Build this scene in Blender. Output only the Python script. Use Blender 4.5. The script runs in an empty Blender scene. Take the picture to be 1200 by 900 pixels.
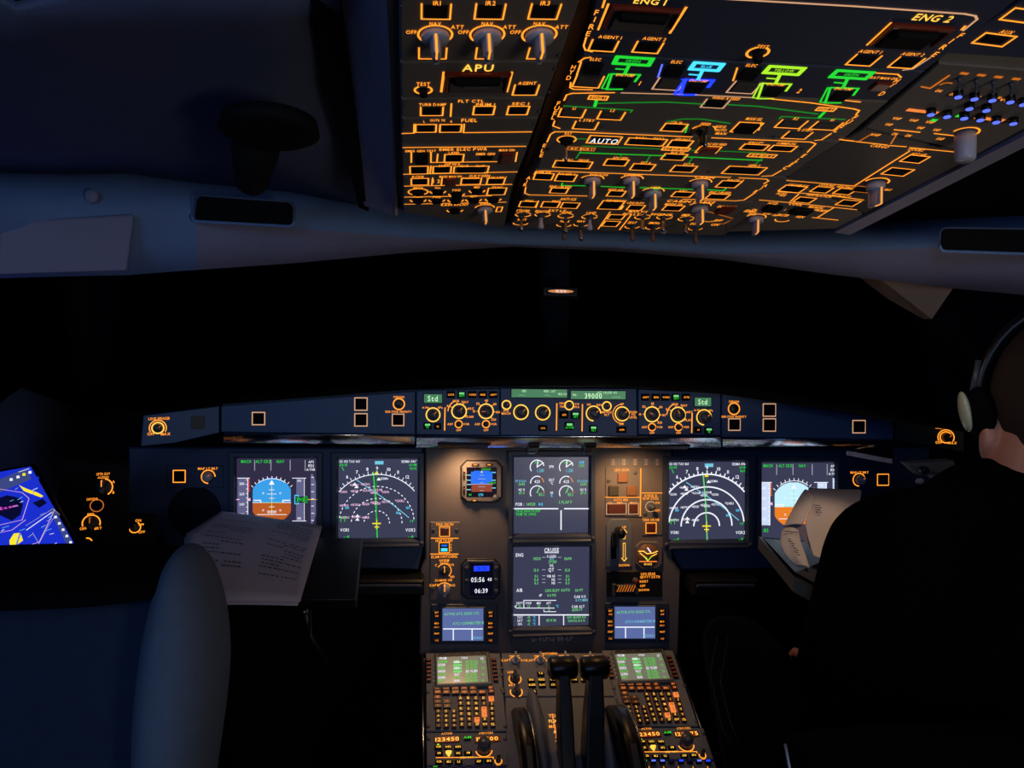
import bpy, bmesh, math, random
from mathutils import Vector, Matrix
random.seed(7)
PI = math.pi
SC = bpy.context.scene
COL = SC.collection

# ------------------------------------------------------------------ camera
FOC = 900.0
YAW, PITCH, ROLL = math.radians(7.1), math.radians(4.4), math.radians(1.0)
C = Vector((-0.27, 0.0, 1.25))
RM = Matrix.Rotation(-YAW, 3, 'Z') @ Matrix.Rotation(PI/2-PITCH, 3, 'X') @ Matrix.Rotation(ROLL, 3, 'Z')
cd = bpy.data.cameras.new('camera'); cam = bpy.data.objects.new('camera', cd); COL.objects.link(cam)
cam.matrix_world = Matrix.Translation(C) @ RM.to_4x4()
cd.sensor_width = 36; cd.lens = FOC/1200*36; cd.clip_start = .02; cd.clip_end = 100
SC.camera = cam

def ray(px, py): return RM @ Vector(((px-600)/FOC, (450-py)/FOC, -1))
def D(px, py, dep): return C + ray(px, py)*dep

# ------------------------------------------------------------------ materials
def lin(c):
    return tuple((x/255/12.92 if x/255 <= .04045 else ((x/255+.055)/1.055)**2.4) for x in c)
MATS = {}
def mat(name, rgb, rough=.5, metal=0, emit=None, es=1.0, bump=0, bscale=300, var=0, spec=.5, sample='NONE', aniso=None):
    m = bpy.data.materials.new(name); m.use_nodes = True
    nt = m.node_tree; b = nt.nodes['Principled BSDF']
    c = lin(rgb)
    b.inputs['Base Color'].default_value = (*c, 1)
    b.inputs['Roughness'].default_value = rough
    b.inputs['Metallic'].default_value = metal
    b.inputs['Specular IOR Level'].default_value = spec
    if emit is not None:
        b.inputs['Emission Color'].default_value = (*lin(emit), 1)
        b.inputs['Emission Strength'].default_value = es
        try: m.cycles.emission_sampling = sample
        except Exception: pass
    if bump or var:
        tc = nt.nodes.new('ShaderNodeTexCoord')
        nz = nt.nodes.new('ShaderNodeTexNoise'); nz.inputs['Scale'].default_value = bscale; nz.inputs['Detail'].default_value = 3
        if aniso:
            mp = nt.nodes.new('ShaderNodeMapping'); mp.inputs['Scale'].default_value = aniso
            nt.links.new(tc.outputs['Object'], mp.inputs['Vector']); nt.links.new(mp.outputs['Vector'], nz.inputs['Vector'])
        else:
            nt.links.new(tc.outputs['Object'], nz.inputs['Vector'])
        if bump:
            bp = nt.nodes.new('ShaderNodeBump'); bp.inputs['Strength'].default_value = bump; bp.inputs['Distance'].default_value = .002
            nt.links.new(nz.outputs['Fac'], bp.inputs['Height']); nt.links.new(bp.outputs['Normal'], b.inputs['Normal'])
        if var:
            mx = nt.nodes.new('ShaderNodeMix'); mx.data_type = 'RGBA'
            mx.inputs[6].default_value = (*[x*(1-var) for x in c], 1); mx.inputs[7].default_value = (*[min(1, x*(1+var)) for x in c], 1)
            n2 = nt.nodes.new('ShaderNodeTexNoise'); n2.inputs['Scale'].default_value = bscale/12
            nt.links.new(tc.outputs['Object'], n2.inputs['Vector'])
            nt.links.new(n2.outputs['Fac'], mx.inputs[0]); nt.links.new(mx.outputs[2], b.inputs['Base Color'])
    MATS[name] = m
    return m
# plastics
mat('panel_grey', (96, 104, 118), .55, bump=.25, bscale=900, var=.08)
mat('panel_warm', (98, 93, 96), .5, bump=.25, bscale=900, var=.06)
mat('panel_blue', (62, 88, 128), .5, bump=.2, bscale=900, var=.08)
mat('board_navy', (38, 56, 92), .5, bump=.2, bscale=900, var=.08)
mat('overhead_face', (112, 106, 98), .6, bump=.2, bscale=900, var=.1)
mat('overhead_face_blue', (50, 60, 88), .6, bump=.2, bscale=900, var=.1)
mat('frame_black', (12, 12, 14), .5)
mat('black_plastic', (16, 16, 18), .35)
mat('button_black', (12, 10, 10), .75, spec=.2)
mat('button_olive', (62, 58, 48), .4)
mat('button_brown', (120, 84, 60), .4)
mat('bezel', (52, 62, 84), .45, bump=.1, bscale=900)
mat('glove', (20, 20, 22), .8)
mat('bezel_grey', (104, 110, 108), .45)
mat('key_brown', (86, 42, 30), .4)
mat('knob_grey', (176, 178, 190), .35, bump=.1, bscale=500)
mat('knob_dark', (70, 74, 84), .35)
mat('knob_steel', (170, 170, 172), .25, 1)
mat('steel', (176, 184, 196), .2, 1, bump=.15, bscale=60, aniso=(8, 8, .4))
mat('lip_metal', (214, 218, 226), .2, 1, bump=.12, bscale=30, aniso=(6, .2, .2))
mat('guard_red', (120, 34, 12), .35)
mat('guard_grey', (70, 68, 64), .5)
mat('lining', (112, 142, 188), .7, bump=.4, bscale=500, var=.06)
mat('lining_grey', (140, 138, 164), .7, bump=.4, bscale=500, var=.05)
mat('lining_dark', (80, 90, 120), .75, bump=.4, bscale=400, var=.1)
mat('beige', (198, 168, 140), .7, bump=.3, bscale=400, var=.08)
mat('lining_black', (26, 32, 46), .8, spec=.1)
mat('dark_trim', (10, 10, 12), .8, spec=.2)
mat('soft_black', (7, 7, 9), .9, bump=.4, bscale=400, spec=.1)
mat('cloth_black', (5, 5, 6), .95, bump=.4, bscale=600, spec=.05)
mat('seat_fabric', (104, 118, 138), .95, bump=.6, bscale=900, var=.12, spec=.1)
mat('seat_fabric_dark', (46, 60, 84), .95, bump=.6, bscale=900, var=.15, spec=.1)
mat('skin', (196, 140, 118), .5, bump=.1, bscale=300)
mat('ear_skin', (214, 92, 70), .5)
mat('hair', (44, 28, 22), .9, bump=.8, bscale=900)
mat('paper', (214, 206, 222), .8, bump=.1, bscale=120)
mat('paper_warm', (226, 208, 192), .8, bump=.1, bscale=120)
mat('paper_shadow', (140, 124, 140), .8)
mat('ink', (92, 88, 104), .8)
mat('olive_edge', (126, 118, 92), .5, bump=.2, bscale=200)
mat('cup_pearl', (190, 200, 170), .25)
# lights
mat('amber', (20, 10, 2), .5, emit=(255, 150, 42), es=1.5)
mat('amber_hot', (20, 10, 2), .5, emit=(255, 190, 70), es=1.5)
mat('amber_dim', (20, 10, 2), .5, emit=(226, 120, 34), es=.75)
mat('amber_red', (20, 8, 2), .5, emit=(255, 134, 60), es=1.0)
mat('red_key', (30, 8, 4), .5, emit=(130, 40, 22), es=.5)
mat('line_cream', (20, 14, 8), .5, emit=(236, 178, 134), es=.8)
mat('green', (4, 20, 4), .5, emit=(30, 210, 50), es=1.1)
mat('green_dark', (4, 20, 4), .5, emit=(18, 140, 40), es=.9)
mat('green_soft', (4, 20, 4), .5, emit=(130, 240, 140), es=.8)
mat('lime', (14, 20, 4), .5, emit=(170, 235, 40), es=1.1)
mat('blue', (4, 4, 30), .5, emit=(20, 50, 255), es=2.2)
mat('blue_pale', (4, 4, 30), .5, emit=(90, 110, 255), es=1.4)
mat('cyan', (4, 14, 20), .5, emit=(70, 210, 255), es=1.3)
mat('cyan_soft', (4, 14, 20), .5, emit=(120, 210, 235), es=.9)
mat('white', (20, 20, 20), .5, emit=(240, 242, 255), es=1.1)
mat('white_soft', (20, 20, 20), .5, emit=(196, 200, 220), es=.7)
mat('pink', (20, 10, 18), .5, emit=(255, 200, 240), es=1.0)
mat('yellow', (20, 18, 4), .5, emit=(250, 225, 40), es=1.1)
mat('red', (20, 4, 4), .5, emit=(235, 60, 50), es=1.0)
mat('magenta', (20, 4, 18), .5, emit=(250, 90, 240), es=1.0)
mat('lcd_green', (20, 40, 26), .3, emit=(70, 130, 92), es=.9)
mat('lcd_text', (20, 40, 26), .3, emit=(205, 255, 200), es=1.0)
mat('scr_dark', (6, 6, 8), .25, emit=(54, 55, 78), es=1.0, sample='FRONT')
mat('scr_pfd', (6, 6, 8), .25, emit=(48, 42, 66), es=1.0, sample='FRONT')
mat('scr_tape', (6, 6, 8), .25, emit=(98, 98, 136), es=1.0, sample='FRONT')
mat('scr_tape_hot', (6, 6, 8), .25, emit=(205, 220, 248), es=1.0, sample='FRONT')
mat('scr_ecam', (6, 6, 8), .25, emit=(58, 61, 84), es=1.0, sample='FRONT')
mat('scr_dcdu', (6, 6, 8), .25, emit=(92, 108, 164), es=1.0, sample='FRONT')
mat('scr_mcdu', (6, 6, 8), .25, emit=(120, 118, 100), es=.9, sample='FRONT')
mat('scr_black', (4, 4, 8), .2, emit=(6, 6, 24), es=1.0)
mat('sky', (6, 6, 8), .25, emit=(58, 160, 232), es=1.0, sample='FRONT')
mat('earth', (6, 6, 8), .25, emit=(186, 92, 36), es=1.0, sample='FRONT')
mat('sky_hot', (6, 6, 8), .25, emit=(190, 232, 255), es=1.1, sample='FRONT')
mat('earth_hot', (6, 6, 8), .25, emit=(238, 128, 40), es=1.0, sample='FRONT')
mat('sky_isis', (6, 6, 8), .25, emit=(30, 110, 240), es=1.1, sample='FRONT')
mat('earth_isis', (6, 6, 8), .25, emit=(150, 66, 44), es=1.0, sample='FRONT')
mat('map_blue', (4, 4, 20), .2, emit=(24, 44, 196), es=1.1, sample='FRONT')
mat('map_navy', (4, 4, 20), .2, emit=(8, 10, 48), es=1.0)
mat('map_bar', (4, 4, 20), .2, emit=(60, 72, 130), es=1.0)
mat('seg_red', (30, 10, 4), .3, emit=(150, 44, 16), es=.7)
mat('ear_glow', (214, 118, 92), .5)
mat('compass_glow', (60, 40, 20), .4, emit=(230, 150, 90), es=.8)

def glass_mat():
    m = bpy.data.materials.new('window_glass'); m.use_nodes = True
    b = m.node_tree.nodes['Principled BSDF']
    b.inputs['Base Color'].default_value = (.02, .03, .05, 1); b.inputs['Roughness'].default_value = .02
    b.inputs['Transmission Weight'].default_value = 1.0; b.inputs['IOR'].default_value = 1.1
    MATS['window_glass'] = m
glass_mat()

# ------------------------------------------------------------------ glyphs
GLY = {}
def glyph(ch):
    if ch in GLY: return GLY[ch]
    cu = bpy.data.curves.new('g', 'FONT'); cu.body = ch; cu.size = 1; cu.resolution_u = 2; cu.offset = .012
    ob = bpy.data.objects.new('g', cu); COL.objects.link(ob)
    dg = bpy.context.evaluated_depsgraph_get(); ev = ob.evaluated_get(dg); me = ev.to_mesh()
    vs = [(v.co.x, v.co.y) for v in me.vertices]; fs = [tuple(p.vertices) for p in me.polygons]
    del me; ev.to_mesh_clear(); bpy.data.objects.remove(ob); bpy.data.curves.remove(cu)
    if vs:
        x0 = min(v[0] for v in vs); x1 = max(v[0] for v in vs)
        vs = [(x-x0, y) for x, y in vs]; w = x1-x0
    else: w = .3
    GLY[ch] = (vs, fs, w); return GLY[ch]
CAP = .70

# ------------------------------------------------------------------ faces and mesh builder
class Face:
    def __init__(s, o, u, v):
        s.o = Vector(o); s.u = Vector(u).normalized(); v = Vector(v); v -= s.u*v.dot(s.u); s.v = v.normalized(); s.n = s.u.cross(s.v)
        s.da = 0; s.db = 0
    def raw(s, px, py):
        r = ray(px, py); t = (s.o-C).dot(s.n)/r.dot(s.n); d = C+r*t-s.o
        return d.dot(s.u), d.dot(s.v)
    def loc(s, px, py):
        a, b = s.raw(px, py); return a+s.da, b+s.db
    def sc(s, px, py):
        a, b = s.raw(px, py); a1, b1 = s.raw(px+1, py); a2, b2 = s.raw(px, py-1)
        return abs(a1-a), abs(b2-b)
    def p3(s, a, b, c=0): return s.o+s.u*a+s.v*b+s.n*c
    def shifted(s, da, db=0):
        f = Face(s.o, s.u, s.v); f.da = da; f.db = db; return f
WORLD = Face((0, 0, 0), (1, 0, 0), (0, 1, 0))

class MB:
    def __init__(s, face=WORLD): s.f = face; s.V = []; s.F = []; s.M = []; s.mn = []; s.S = []
    def mi(s, m):
        if m not in s.mn: s.mn.append(m)
        return s.mn.index(m)
    def add(s, vs, fs, m, smooth=False, world=False):
        k = len(s.V); i = s.mi(m)
        s.V += [Vector(v) if world else s.f.p3(*v) for v in vs]
        for f in fs: s.F.append(tuple(x+k for x in f)); s.M.append(i); s.S.append(smooth)
        return s
    def slab(s, pts, c0, c1, m, bev=0):
        n = len(pts); ar = sum(pts[i][0]*pts[(i+1) % n][1]-pts[(i+1) % n][0]*pts[i][1] for i in range(n))
        if ar < 0: pts = pts[::-1]
        vs = [(x, y, c0) for x, y in pts]
        lo = c1-bev if c1 > c0 else c1+bev
        vs += [(x, y, lo) for x, y in pts]
        rings = 2
        if bev:
            ins = []
            for i in range(n):
                p, q, r = Vector(pts[i-1]), Vector(pts[i]), Vector(pts[(i+1) % n])
                d1 = (q-p).normalized(); d2 = (r-q).normalized()
                n1 = Vector((-d1.y, d1.x)); n2 = Vector((-d2.y, d2.x))
                b = n1+n2
                k = bev/max(.3, 1+n1.dot(n2)) 
                ins.append(q+b*k)
            vs += [(x, y, c1) for x, y in ins]; rings = 3
        fs = [tuple(range(n))[::-1]]
        for r in range(rings-1):
            for i in range(n):
                j = (i+1) % n
                fs.append((r*n+i, r*n+j, (r+1)*n+j, (r+1)*n+i))
        fs.append(tuple((rings-1)*n+i for i in range(n)))
        return s.add(vs, fs, m)
    def rect(s, a, b, w, h, c0, c1, m, bev=0, ang=0):
        pts = [(-w/2, -h/2), (w/2, -h/2), (w/2, h/2), (-w/2, h/2)]
        ca, sa = math.cos(ang), math.sin(ang)
        return s.slab([(a+x*ca-y*sa, b+x*sa+y*ca) for x, y in pts], c0, c1, m, bev)
    def flat(s, pts, c, m):
        n = len(pts); ar = sum(pts[i][0]*pts[(i+1) % n][1]-pts[(i+1) % n][0]*pts[i][1] for i in range(n))
        if ar < 0: pts = pts[::-1]
        return s.add([(x, y, c) for x, y in pts], [tuple(range(n))], m)
    def strip(s, pts, w, c, m, closed=False):
        P = [Vector(p) for p in pts]
        n = len(P); segs = n if closed else n-1
        for i in range(segs):
            p, q = P[i], P[(i+1) % n]; d = q-p
            if d.length < 1e-7: continue
            d.normalize(); e = Vector((-d.y, d.x))*w/2; x = d*w*.35
            s.add([(*(p-x-e), c), (*(q+x-e), c), (*(q+x+e), c), (*(p-x+e), c)], [(0, 1, 2, 3)], m)
        return s
    def arc(s, a, b, r, w, c, m, a0=0, a1=360, seg=None, dash=0):
        seg = seg or max(6, int(abs(a1-a0)/12))
        for i in range(seg):
            if dash and i % 2: continue
            t0 = math.radians(a0+(a1-a0)*i/seg); t1 = math.radians(a0+(a1-a0)*(i+1)/seg)
            q = [(a+(r-w/2)*math.cos(t0), b+(r-w/2)*math.sin(t0), c), (a+(r+w/2)*math.cos(t0), b+(r+w/2)*math.sin(t0), c),
                 (a+(r+w/2)*math.cos(t1), b+(r+w/2)*math.sin(t1), c), (a+(r-w/2)*math.cos(t1), b+(r-w/2)*math.sin(t1), c)]
            s.add(q, [(0, 1, 2, 3)], m)
        return s
    def cyl(s, a, b, prof, m, seg=20, sq=1, ang=0, smooth=True, tilt=(0, 0)):
        # prof: list of (radius, c)
        vs = []
        for r, c in prof:
            for i in range(seg):
                t = 2*PI*i/seg; x = r*math.cos(t); y = r*math.sin(t)*sq
                vs.append((a+x*math.cos(ang)-y*math.sin(ang)+tilt[0]*c, b+x*math.sin(ang)+y*math.cos(ang)+tilt[1]*c, c))
        fs = []
        for k in range(len(prof)-1):
            for i in range(seg):
                j = (i+1) % seg; fs.append((k*seg+i, k*seg+j, (k+1)*seg+j, (k+1)*seg+i))
        fs.append(tuple((len(prof)-1)*seg+i for i in range(seg))); fs.append(tuple(range(seg))[::-1])
        return s.add(vs, fs, m, smooth)
    def text(s, t, a, b, h, c, m, al='c', wide=1.0, gap=.14, ang=0):
        k = h/CAP; W = 0; L = []
        for ch in t:
            if ch == ' ': W += .32; continue
            g = glyph(ch); L.append((W, g)); W += g[2]+gap
        W -= gap
        x0 = {'c': -W/2, 'l': 0, 'r': -W}[al]
        ca, sa = math.cos(ang), math.sin(ang)
        for x, (vs, fs, w) in L:
            out = []
            for vx, vy in vs:
                X = (x0+x+vx)*k*wide; Y = (vy-CAP/2)*k
                out.append((a+X*ca-Y*sa, b+X*sa+Y*ca, c))
            s.add(out, fs, m)
        return s
    def tube(s, pts, r, m, seg=8, cap=True):
        P = [Vector(p) for p in pts]; rs = r if isinstance(r, (list, tuple)) else [r]*len(P)
        vs = []; fs = []; up = None
        for i, p in enumerate(P):
            t = (P[min(i+1, len(P)-1)]-P[max(i-1, 0)]).normalized()
            if up is None: up = t.orthogonal().normalized()
            e1 = (up-t*up.dot(t)).normalized(); e2 = t.cross(e1); up = e1
            for j in range(seg):
                an = 2*PI*j/seg; vs.append(p+(e1*math.cos(an)+e2*math.sin(an))*rs[i])
        for i in range(len(P)-1):
            for j in range(seg):
                k = (j+1) % seg; fs.append((i*seg+j, i*seg+k, (i+1)*seg+k, (i+1)*seg+j))
        if cap: fs.append(tuple(range(seg))[::-1]); fs.append(tuple((len(P)-1)*seg+j for j in range(seg)))
        return s.add(vs, fs, m, True, world=True)
    def ball(s, p, rx, ry, rz, m, rot=None, su=20, sv=12):
        vs = []; fs = []; p = Vector(p)
        for i in range(sv+1):
            th = PI*i/sv
            for j in range(su):
                ph = 2*PI*j/su
                q = Vector((rx*math.sin(th)*math.cos(ph), ry*math.sin(th)*math.sin(ph), rz*math.cos(th)))
                if rot: q = rot @ q
                vs.append(p+q)
        for i in range(sv):
            for j in range(su):
                k = (j+1) % su; fs.append((i*su+j, (i+1)*su+j, (i+1)*su+k, i*su+k))
        return s.add(vs, fs, m, True, world=True)
    def build(s, name, parent=None, merge=False):
        o0 = PARLOC.get(parent.name, Vector()) if parent else Vector()
        me = bpy.data.meshes.new(name)
        org = Vector()
        if not parent and s.V:
            mn = Vector([min(v[i] for v in s.V) for i in range(3)]); mx = Vector([max(v[i] for v in s.V) for i in range(3)])
            org = Vector(((mn.x+mx.x)/2, (mn.y+mx.y)/2, mn.z)); o0 = org
        me.from_pydata([v-o0 for v in s.V], [], s.F)
        for n in s.mn: me.materials.append(MATS[n])
        me.polygons.foreach_set('material_index', s.M); me.polygons.foreach_set('use_smooth', s.S)
        if merge:
            bm = bmesh.new(); bm.from_mesh(me); bmesh.ops.remove_doubles(bm, verts=bm.verts, dist=1e-5)
            bmesh.ops.recalc_face_normals(bm, faces=bm.faces); bm.to_mesh(me); bm.free()
        me.update()
        ob = bpy.data.objects.new(name, me); COL.objects.link(ob)
        if parent: ob.parent = parent; PARLOC[ob.name] = o0
        else: ob.location = org; PARLOC[ob.name] = org
        return ob
PARLOC = {}
def tag(o, label=None, cat=None, group=None, kind=None):
    if label: o['label'] = label
    if cat: o['category'] = cat
    if group: o['group'] = group
    if kind: o['kind'] = kind
    return o
def thing(name, label, cat, loc, group=None):
    o = bpy.data.objects.new(name, None); COL.objects.link(o); o.location = loc; o.empty_display_size = .02
    tag(o, label, cat, group); PARLOC[o.name] = Vector(loc); return o

# ------------------------------------------------------------------ instrument panel builder (pixel driven on a real plane)
class Inst:
    def __init__(s, face, name, label, cat, poly, m='overhead_face', thick=.02, group=None, bev=.0012, plate='face_plate', c1=0.0, border=None):
        s.f = face; pts = [face.loc(*p) for p in poly]
        cx = sum(p[0] for p in pts)/len(pts); cy = sum(p[1] for p in pts)/len(pts)
        s.root = thing(name, label, cat, face.p3(cx, cy, -thick), group)
        MB(face).slab(pts, -thick, c1, m, bev).build(plate, s.root)
        s.L = MB(face); s.c = c1+.0005; s.lw = .0015; s.base = c1
    def fin(s):
        if s.L.V: s.L.build('lettering', s.root)
        return s.root
    def t(s, txt, px, py, h, m='amber', al='c', wide=1.0, vert=False):
        a, b = s.f.loc(px, py); sx, sy = s.f.sc(px, py)
        hm = h*sy
        s.L.text(txt, a, b, hm, s.c, m, al, wide*min(1.0, 1.25*sx/sy)*.92); return s
    def fit(s, txt, px, py, wpx, h, m='amber'):
        # text squeezed to a pixel width
        a, b = s.f.loc(px, py); sx, sy = s.f.sc(px, py); hm = h*sy; k = hm/CAP; W = 0
        for ch in txt: W += .32 if ch == ' ' else glyph(ch)[2]+.14
        s.L.text(txt, a, b, hm, s.c, m, 'c', wpx*sx/max(1e-6, (W-.14)*k)); return s
    def ln(s, pts, m='amber', w=None, closed=False):
        s.L.strip([s.f.loc(*p) for p in pts], w or s.lw, s.c, m, closed); return s
    def ring(s, px, py, r, m='amber', a0=0, a1=360, w=None, seg=None):
        a, b = s.f.loc(px, py); sx, _ = s.f.sc(px, py)
        s.L.arc(a, b, r*sx, w or s.lw, s.c, m, a0, a1, seg); return s
    def box(s, px, py, w, h, m='amber', lw=None, sides='lrbt'):
        a, b = s.f.loc(px, py); sx, sy = s.f.sc(px, py); W = w*sx/2; H = h*sy/2
        e = {'b': ((-W, -H), (W, -H)), 't': ((-W, H), (W, H)), 'l': ((-W, -H), (-W, H)), 'r': ((W, -H), (W, H))}
        for k in sides: s.L.strip([(a+x, b+y) for x, y in e[k]], lw or s.lw, s.c, m)
        return s
    def fill(s, px, py, w, h, m):
        a, b = s.f.loc(px, py); sx, sy = s.f.sc(px, py)
        s.L.flat([(a-w*sx/2, b-h*sy/2), (a+w*sx/2, b-h*sy/2), (a+w*sx/2, b+h*sy/2), (a-w*sx/2, b+h*sy/2)], s.c, m); return s
    def btn(s, px, py, w, h, fr='amber', m='button_black', hh=.003, txt=None, tm='white', lit=None, sides='lrbt', name='push_button', k=.8, th=.5):
        a, b = s.f.loc(px, py); sx, sy = s.f.sc(px, py)
        if fr: s.box(px, py, w, h, fr, sides=sides)
        if s.f in (OHL, OHC, OHR): hh = .0012 if hh <= .003 else hh*.6
        B = MB(s.f); bw, bh = w*sx*k, h*sy*k
        B.rect(a, b, bw, bh, s.base-.001, s.base+hh, m, min(.0012, bh*.12, hh*.6))
        if lit: B.rect(a, b+bh*.22, bw*.8, bh*.3, s.base+hh-.0002, s.base+hh+.0003, lit)
        o = B.build(name, s.root)
        if txt: MB(s.f).text(txt, a, b, bh*th, s.base+hh+.0005, tm, 'c', sx/sy*1.3).build('legend', o)
        return s
    def knob(s, px, py, r, ang=90, hgt=.016, m='knob_grey', fin=True, ptr='amber', flare=1.0, name='knob', base=True, finw=.22):
        a, b = s.f.loc(px, py); sx, _ = s.f.sc(px, py); R = r*sx; B = MB(s.f); P = MB(s.f); c = s.base
        if fin:
            if base: B.cyl(a, b, [(R*.98, c), (R*.98, c+hgt*.22), (R*.88, c+hgt*.3)], m, 24)
            B.cyl(a, b, [(R*.8, c+hgt*.2), (R*.62, c+hgt*.9), (R*.5, c+hgt)], m, 16, sq=.55, ang=math.radians(ang))
            B.rect(a, b, R*1.75, R*finw*2, c+hgt*.25, c+hgt, m, R*.08, math.radians(ang))
            if ptr:
                ca, sa = math.cos(math.radians(ang)), math.sin(math.radians(ang)); pw = max(R*.13, .0009)
                P.rect(a+ca*R*.42, b+sa*R*.42, R*.85, pw, c+hgt-.0001, c+hgt+.0004, ptr, 0, math.radians(ang))
                P.rect(a+ca*R*.895, b+sa*R*.895, R*.06, pw*1.2, c+hgt*.06, c+hgt, ptr, 0, math.radians(ang))
        else:
            B.cyl(a, b, [(R*flare, c), (R*flare, c+hgt*.3), (R, c+hgt*.34), (R*.96, c+hgt*.92), (R*.84, c+hgt)], m, 24)
            if ptr: P.rect(a+math.cos(math.radians(ang))*R*.6, b+math.sin(math.radians(ang))*R*.6, R*.6, R*.14, c+hgt-.0001, c+hgt+.0004, ptr, 0, math.radians(ang))
        o = B.build(name, s.root)
        if P.V: P.build('pointer', o)
        return s
    def toggle(s, px, py, r=2, hgt=.022, m='knob_steel', tip=1.5, tilt=(0, 0)):
        a, b = s.f.loc(px, py); sx, _ = s.f.sc(px, py); R = r*sx; c = s.base; B = MB(s.f)
        B.cyl(a, b, [(R*2, c), (R*2, c+.002), (R*1.4, c+.004)], 'knob_dark', 12)
        B.cyl(a, b, [(R, c+.002), (R*.9, c+hgt*.5), (R*tip, c+hgt*.85), (R*tip*.8, c+hgt)], m, 10, tilt=tilt)
        B.build('toggle_switch', s.root); return s
    def screws(s, pts, r=2.2):
        for p in pts:
            a, b = s.f.loc(*p); sx, _ = s.f.sc(*p)
            MB(s.f).cyl(a, b, [(r*sx, s.base), (r*sx, s.base+.001), (r*sx*.7, s.base+.0016)], 'knob_dark', 10).build('screw', s.root)
        return s

# ------------------------------------------------------------------ reference planes
al = math.radians(9.2)
vO = Vector((0, -math.cos(al), math.sin(al)))
OHC = Face(D(590, 262, 1.03), (1, 0, 0), vO)
cant = math.radians(3.2)
OHL = Face(OHC.o, OHC.u*math.cos(cant)-OHC.n*math.sin(cant), vO)
a2, b2 = OHC.loc(848, 258)
OHR = Face(OHC.p3(a2, b2), OHC.u*math.cos(cant)+OHC.n*math.sin(cant), vO)
mp = math.radians(4.4)
MAIN = Face(D(645, 650, 1.53), (1, 0, 0), (0, math.sin(mp), math.cos(mp)))
GLR = Face(D(660, 485, 1.38), (1, 0, 0), (0, math.sin(mp), math.cos(mp)))
bt = math.radians(24.5)
PED = Face(D(640, 765, 1.50), (1, 0, 0), (0, math.cos(bt), math.sin(bt)))

# =================================================================== OVERHEAD, LEFT COLUMN
p = Inst(OHL, 'inertial_reference_panel', 'overhead module with three large grey OFF NAV ATT selectors, upper left of the overhead', 'control panel', [(468, -60), (700, -60), (656, 70), (469, 71)])
p.lw = .0013
for i, x in enumerate((511, 574, 638)):
    p.btn(x, 13, 34, 18, m='button_brown' if i == 9 else 'button_black', sides='lrb')
    p.t('IR%d' % (i+1), x+1, 3, 5)
for i, x in enumerate((510, 571, 632)):
    p.t('NAV', x, 27, 3.6); p.t('OFF', x-28, 37, 4.2); p.t('ATT', x+26, 31, 4.2)
    p.ring(x, 40, 20, a0=-50, a1=230, w=.0016)
    p.knob(x, 40, 17, 90, .0185, finw=.2)
    p.box(x-3, 62, 32 if i == 0 else 20, 13, sides='lrb' if i == 0 else 'lb')
p.screws([(473, 64), (655, 64), (470, 6)]); p.fin()

p = Inst(OHL, 'auxiliary_fire_panel', 'overhead module lettered APU with guarded fire handle, below the three selectors', 'control panel', [(469, 73), (655, 72), (640, 113), (470, 114)])
p.t('APU', 560, 79, 8, 'amber_hot', wide=1.35)
p.ln([(520, 84), (517, 107)], w=.002); p.ln([(600, 84), (594, 107)], w=.002)
a, b = OHL.loc(558, 98); sx, sy = OHL.sc(558, 98)
B = MB(OHL); B.rect(a, b-3*sy, 64*sx, 12*sy, 0, .002, 'guard_grey', .0008); B.rect(a, b+7*sy, 54*sx, 7*sy, 0, .006, 'button_black', .002); B.rect(a, b+3.5*sy, 30*sx, 2*sy, .002, .007, 'guard_grey', .0008)
B.build('fire_handle', p.root)
B = MB(OHL); B.rect(a, b+12*sy, 76*sx, 3*sy, 0, .003, 'guard_red', .001); B.rect(a-35*sx, b+2*sy, 4*sx, 18*sy, 0, .004, 'guard_red', .001); B.rect(a+35*sx, b+2*sy, 4*sx, 18*sy, 0, .004, 'guard_red', .001); B.build('guard', p.root)
p.t('TEST', 496, 98, 4); p.ring(496, 105, 10, a0=-75, a1=60, w=.0018); p.ring(496, 105, 10, a0=120, a1=255, w=.0018); p.knob(496, 105, 5, fin=False, ptr=None, hgt=.006, m='button_black')
p.btn(616, 105, 28, 12, sides='lrb'); p.t('AGENT', 618, 97, 3.6)
p.screws([(473, 79), (650, 80), (473, 108), (643, 107)]); p.fin()

p = Inst(OHL, 'flight_control_panel', 'narrow overhead strip lettered FLT CTL, under the APU module', 'control panel', [(470, 116), (639, 115), (632, 136), (471, 137)])
p.t('FLT CTL', 552, 118, 3.2, wide=1.4); p.fit('TURB DAMP', 507, 122, 32, 3)
p.btn(506, 130, 26, 10, sides='lrb'); p.ln([(529, 121), (528, 136)])
p.fit('PRIM 1', 569, 122, 22, 3); p.btn(567, 129, 24, 10); p.fit('SEC 1', 610, 121, 20, 3); p.btn(607, 129, 24, 10)
p.screws([(474, 121), (632, 130)]); p.fin()

p = Inst(OHL, 'fuel_transfer_panel', 'overhead strip lettered FUEL with one pair of buttons and a blank grey lower half', 'control panel', [(471, 139), (631, 138), (620, 168), (471, 169)])
p.t('FUEL', 550, 140.5, 3.6, wide=1.4); p.fit('OUTR TK', 513, 140.5, 18, 2.6)
p.ln([(471, 156), (485, 155.5), (485.5, 145)]); p.btn(499, 150, 24, 9); p.btn(528, 150, 25, 9)
p.ln([(544, 145), (543, 155), (623, 154)]); p.t('L', 497, 142, 2.4); p.t('R', 529, 142, 2.4)
p.screws([(474, 144), (626, 144)]); p.fin()

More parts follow.
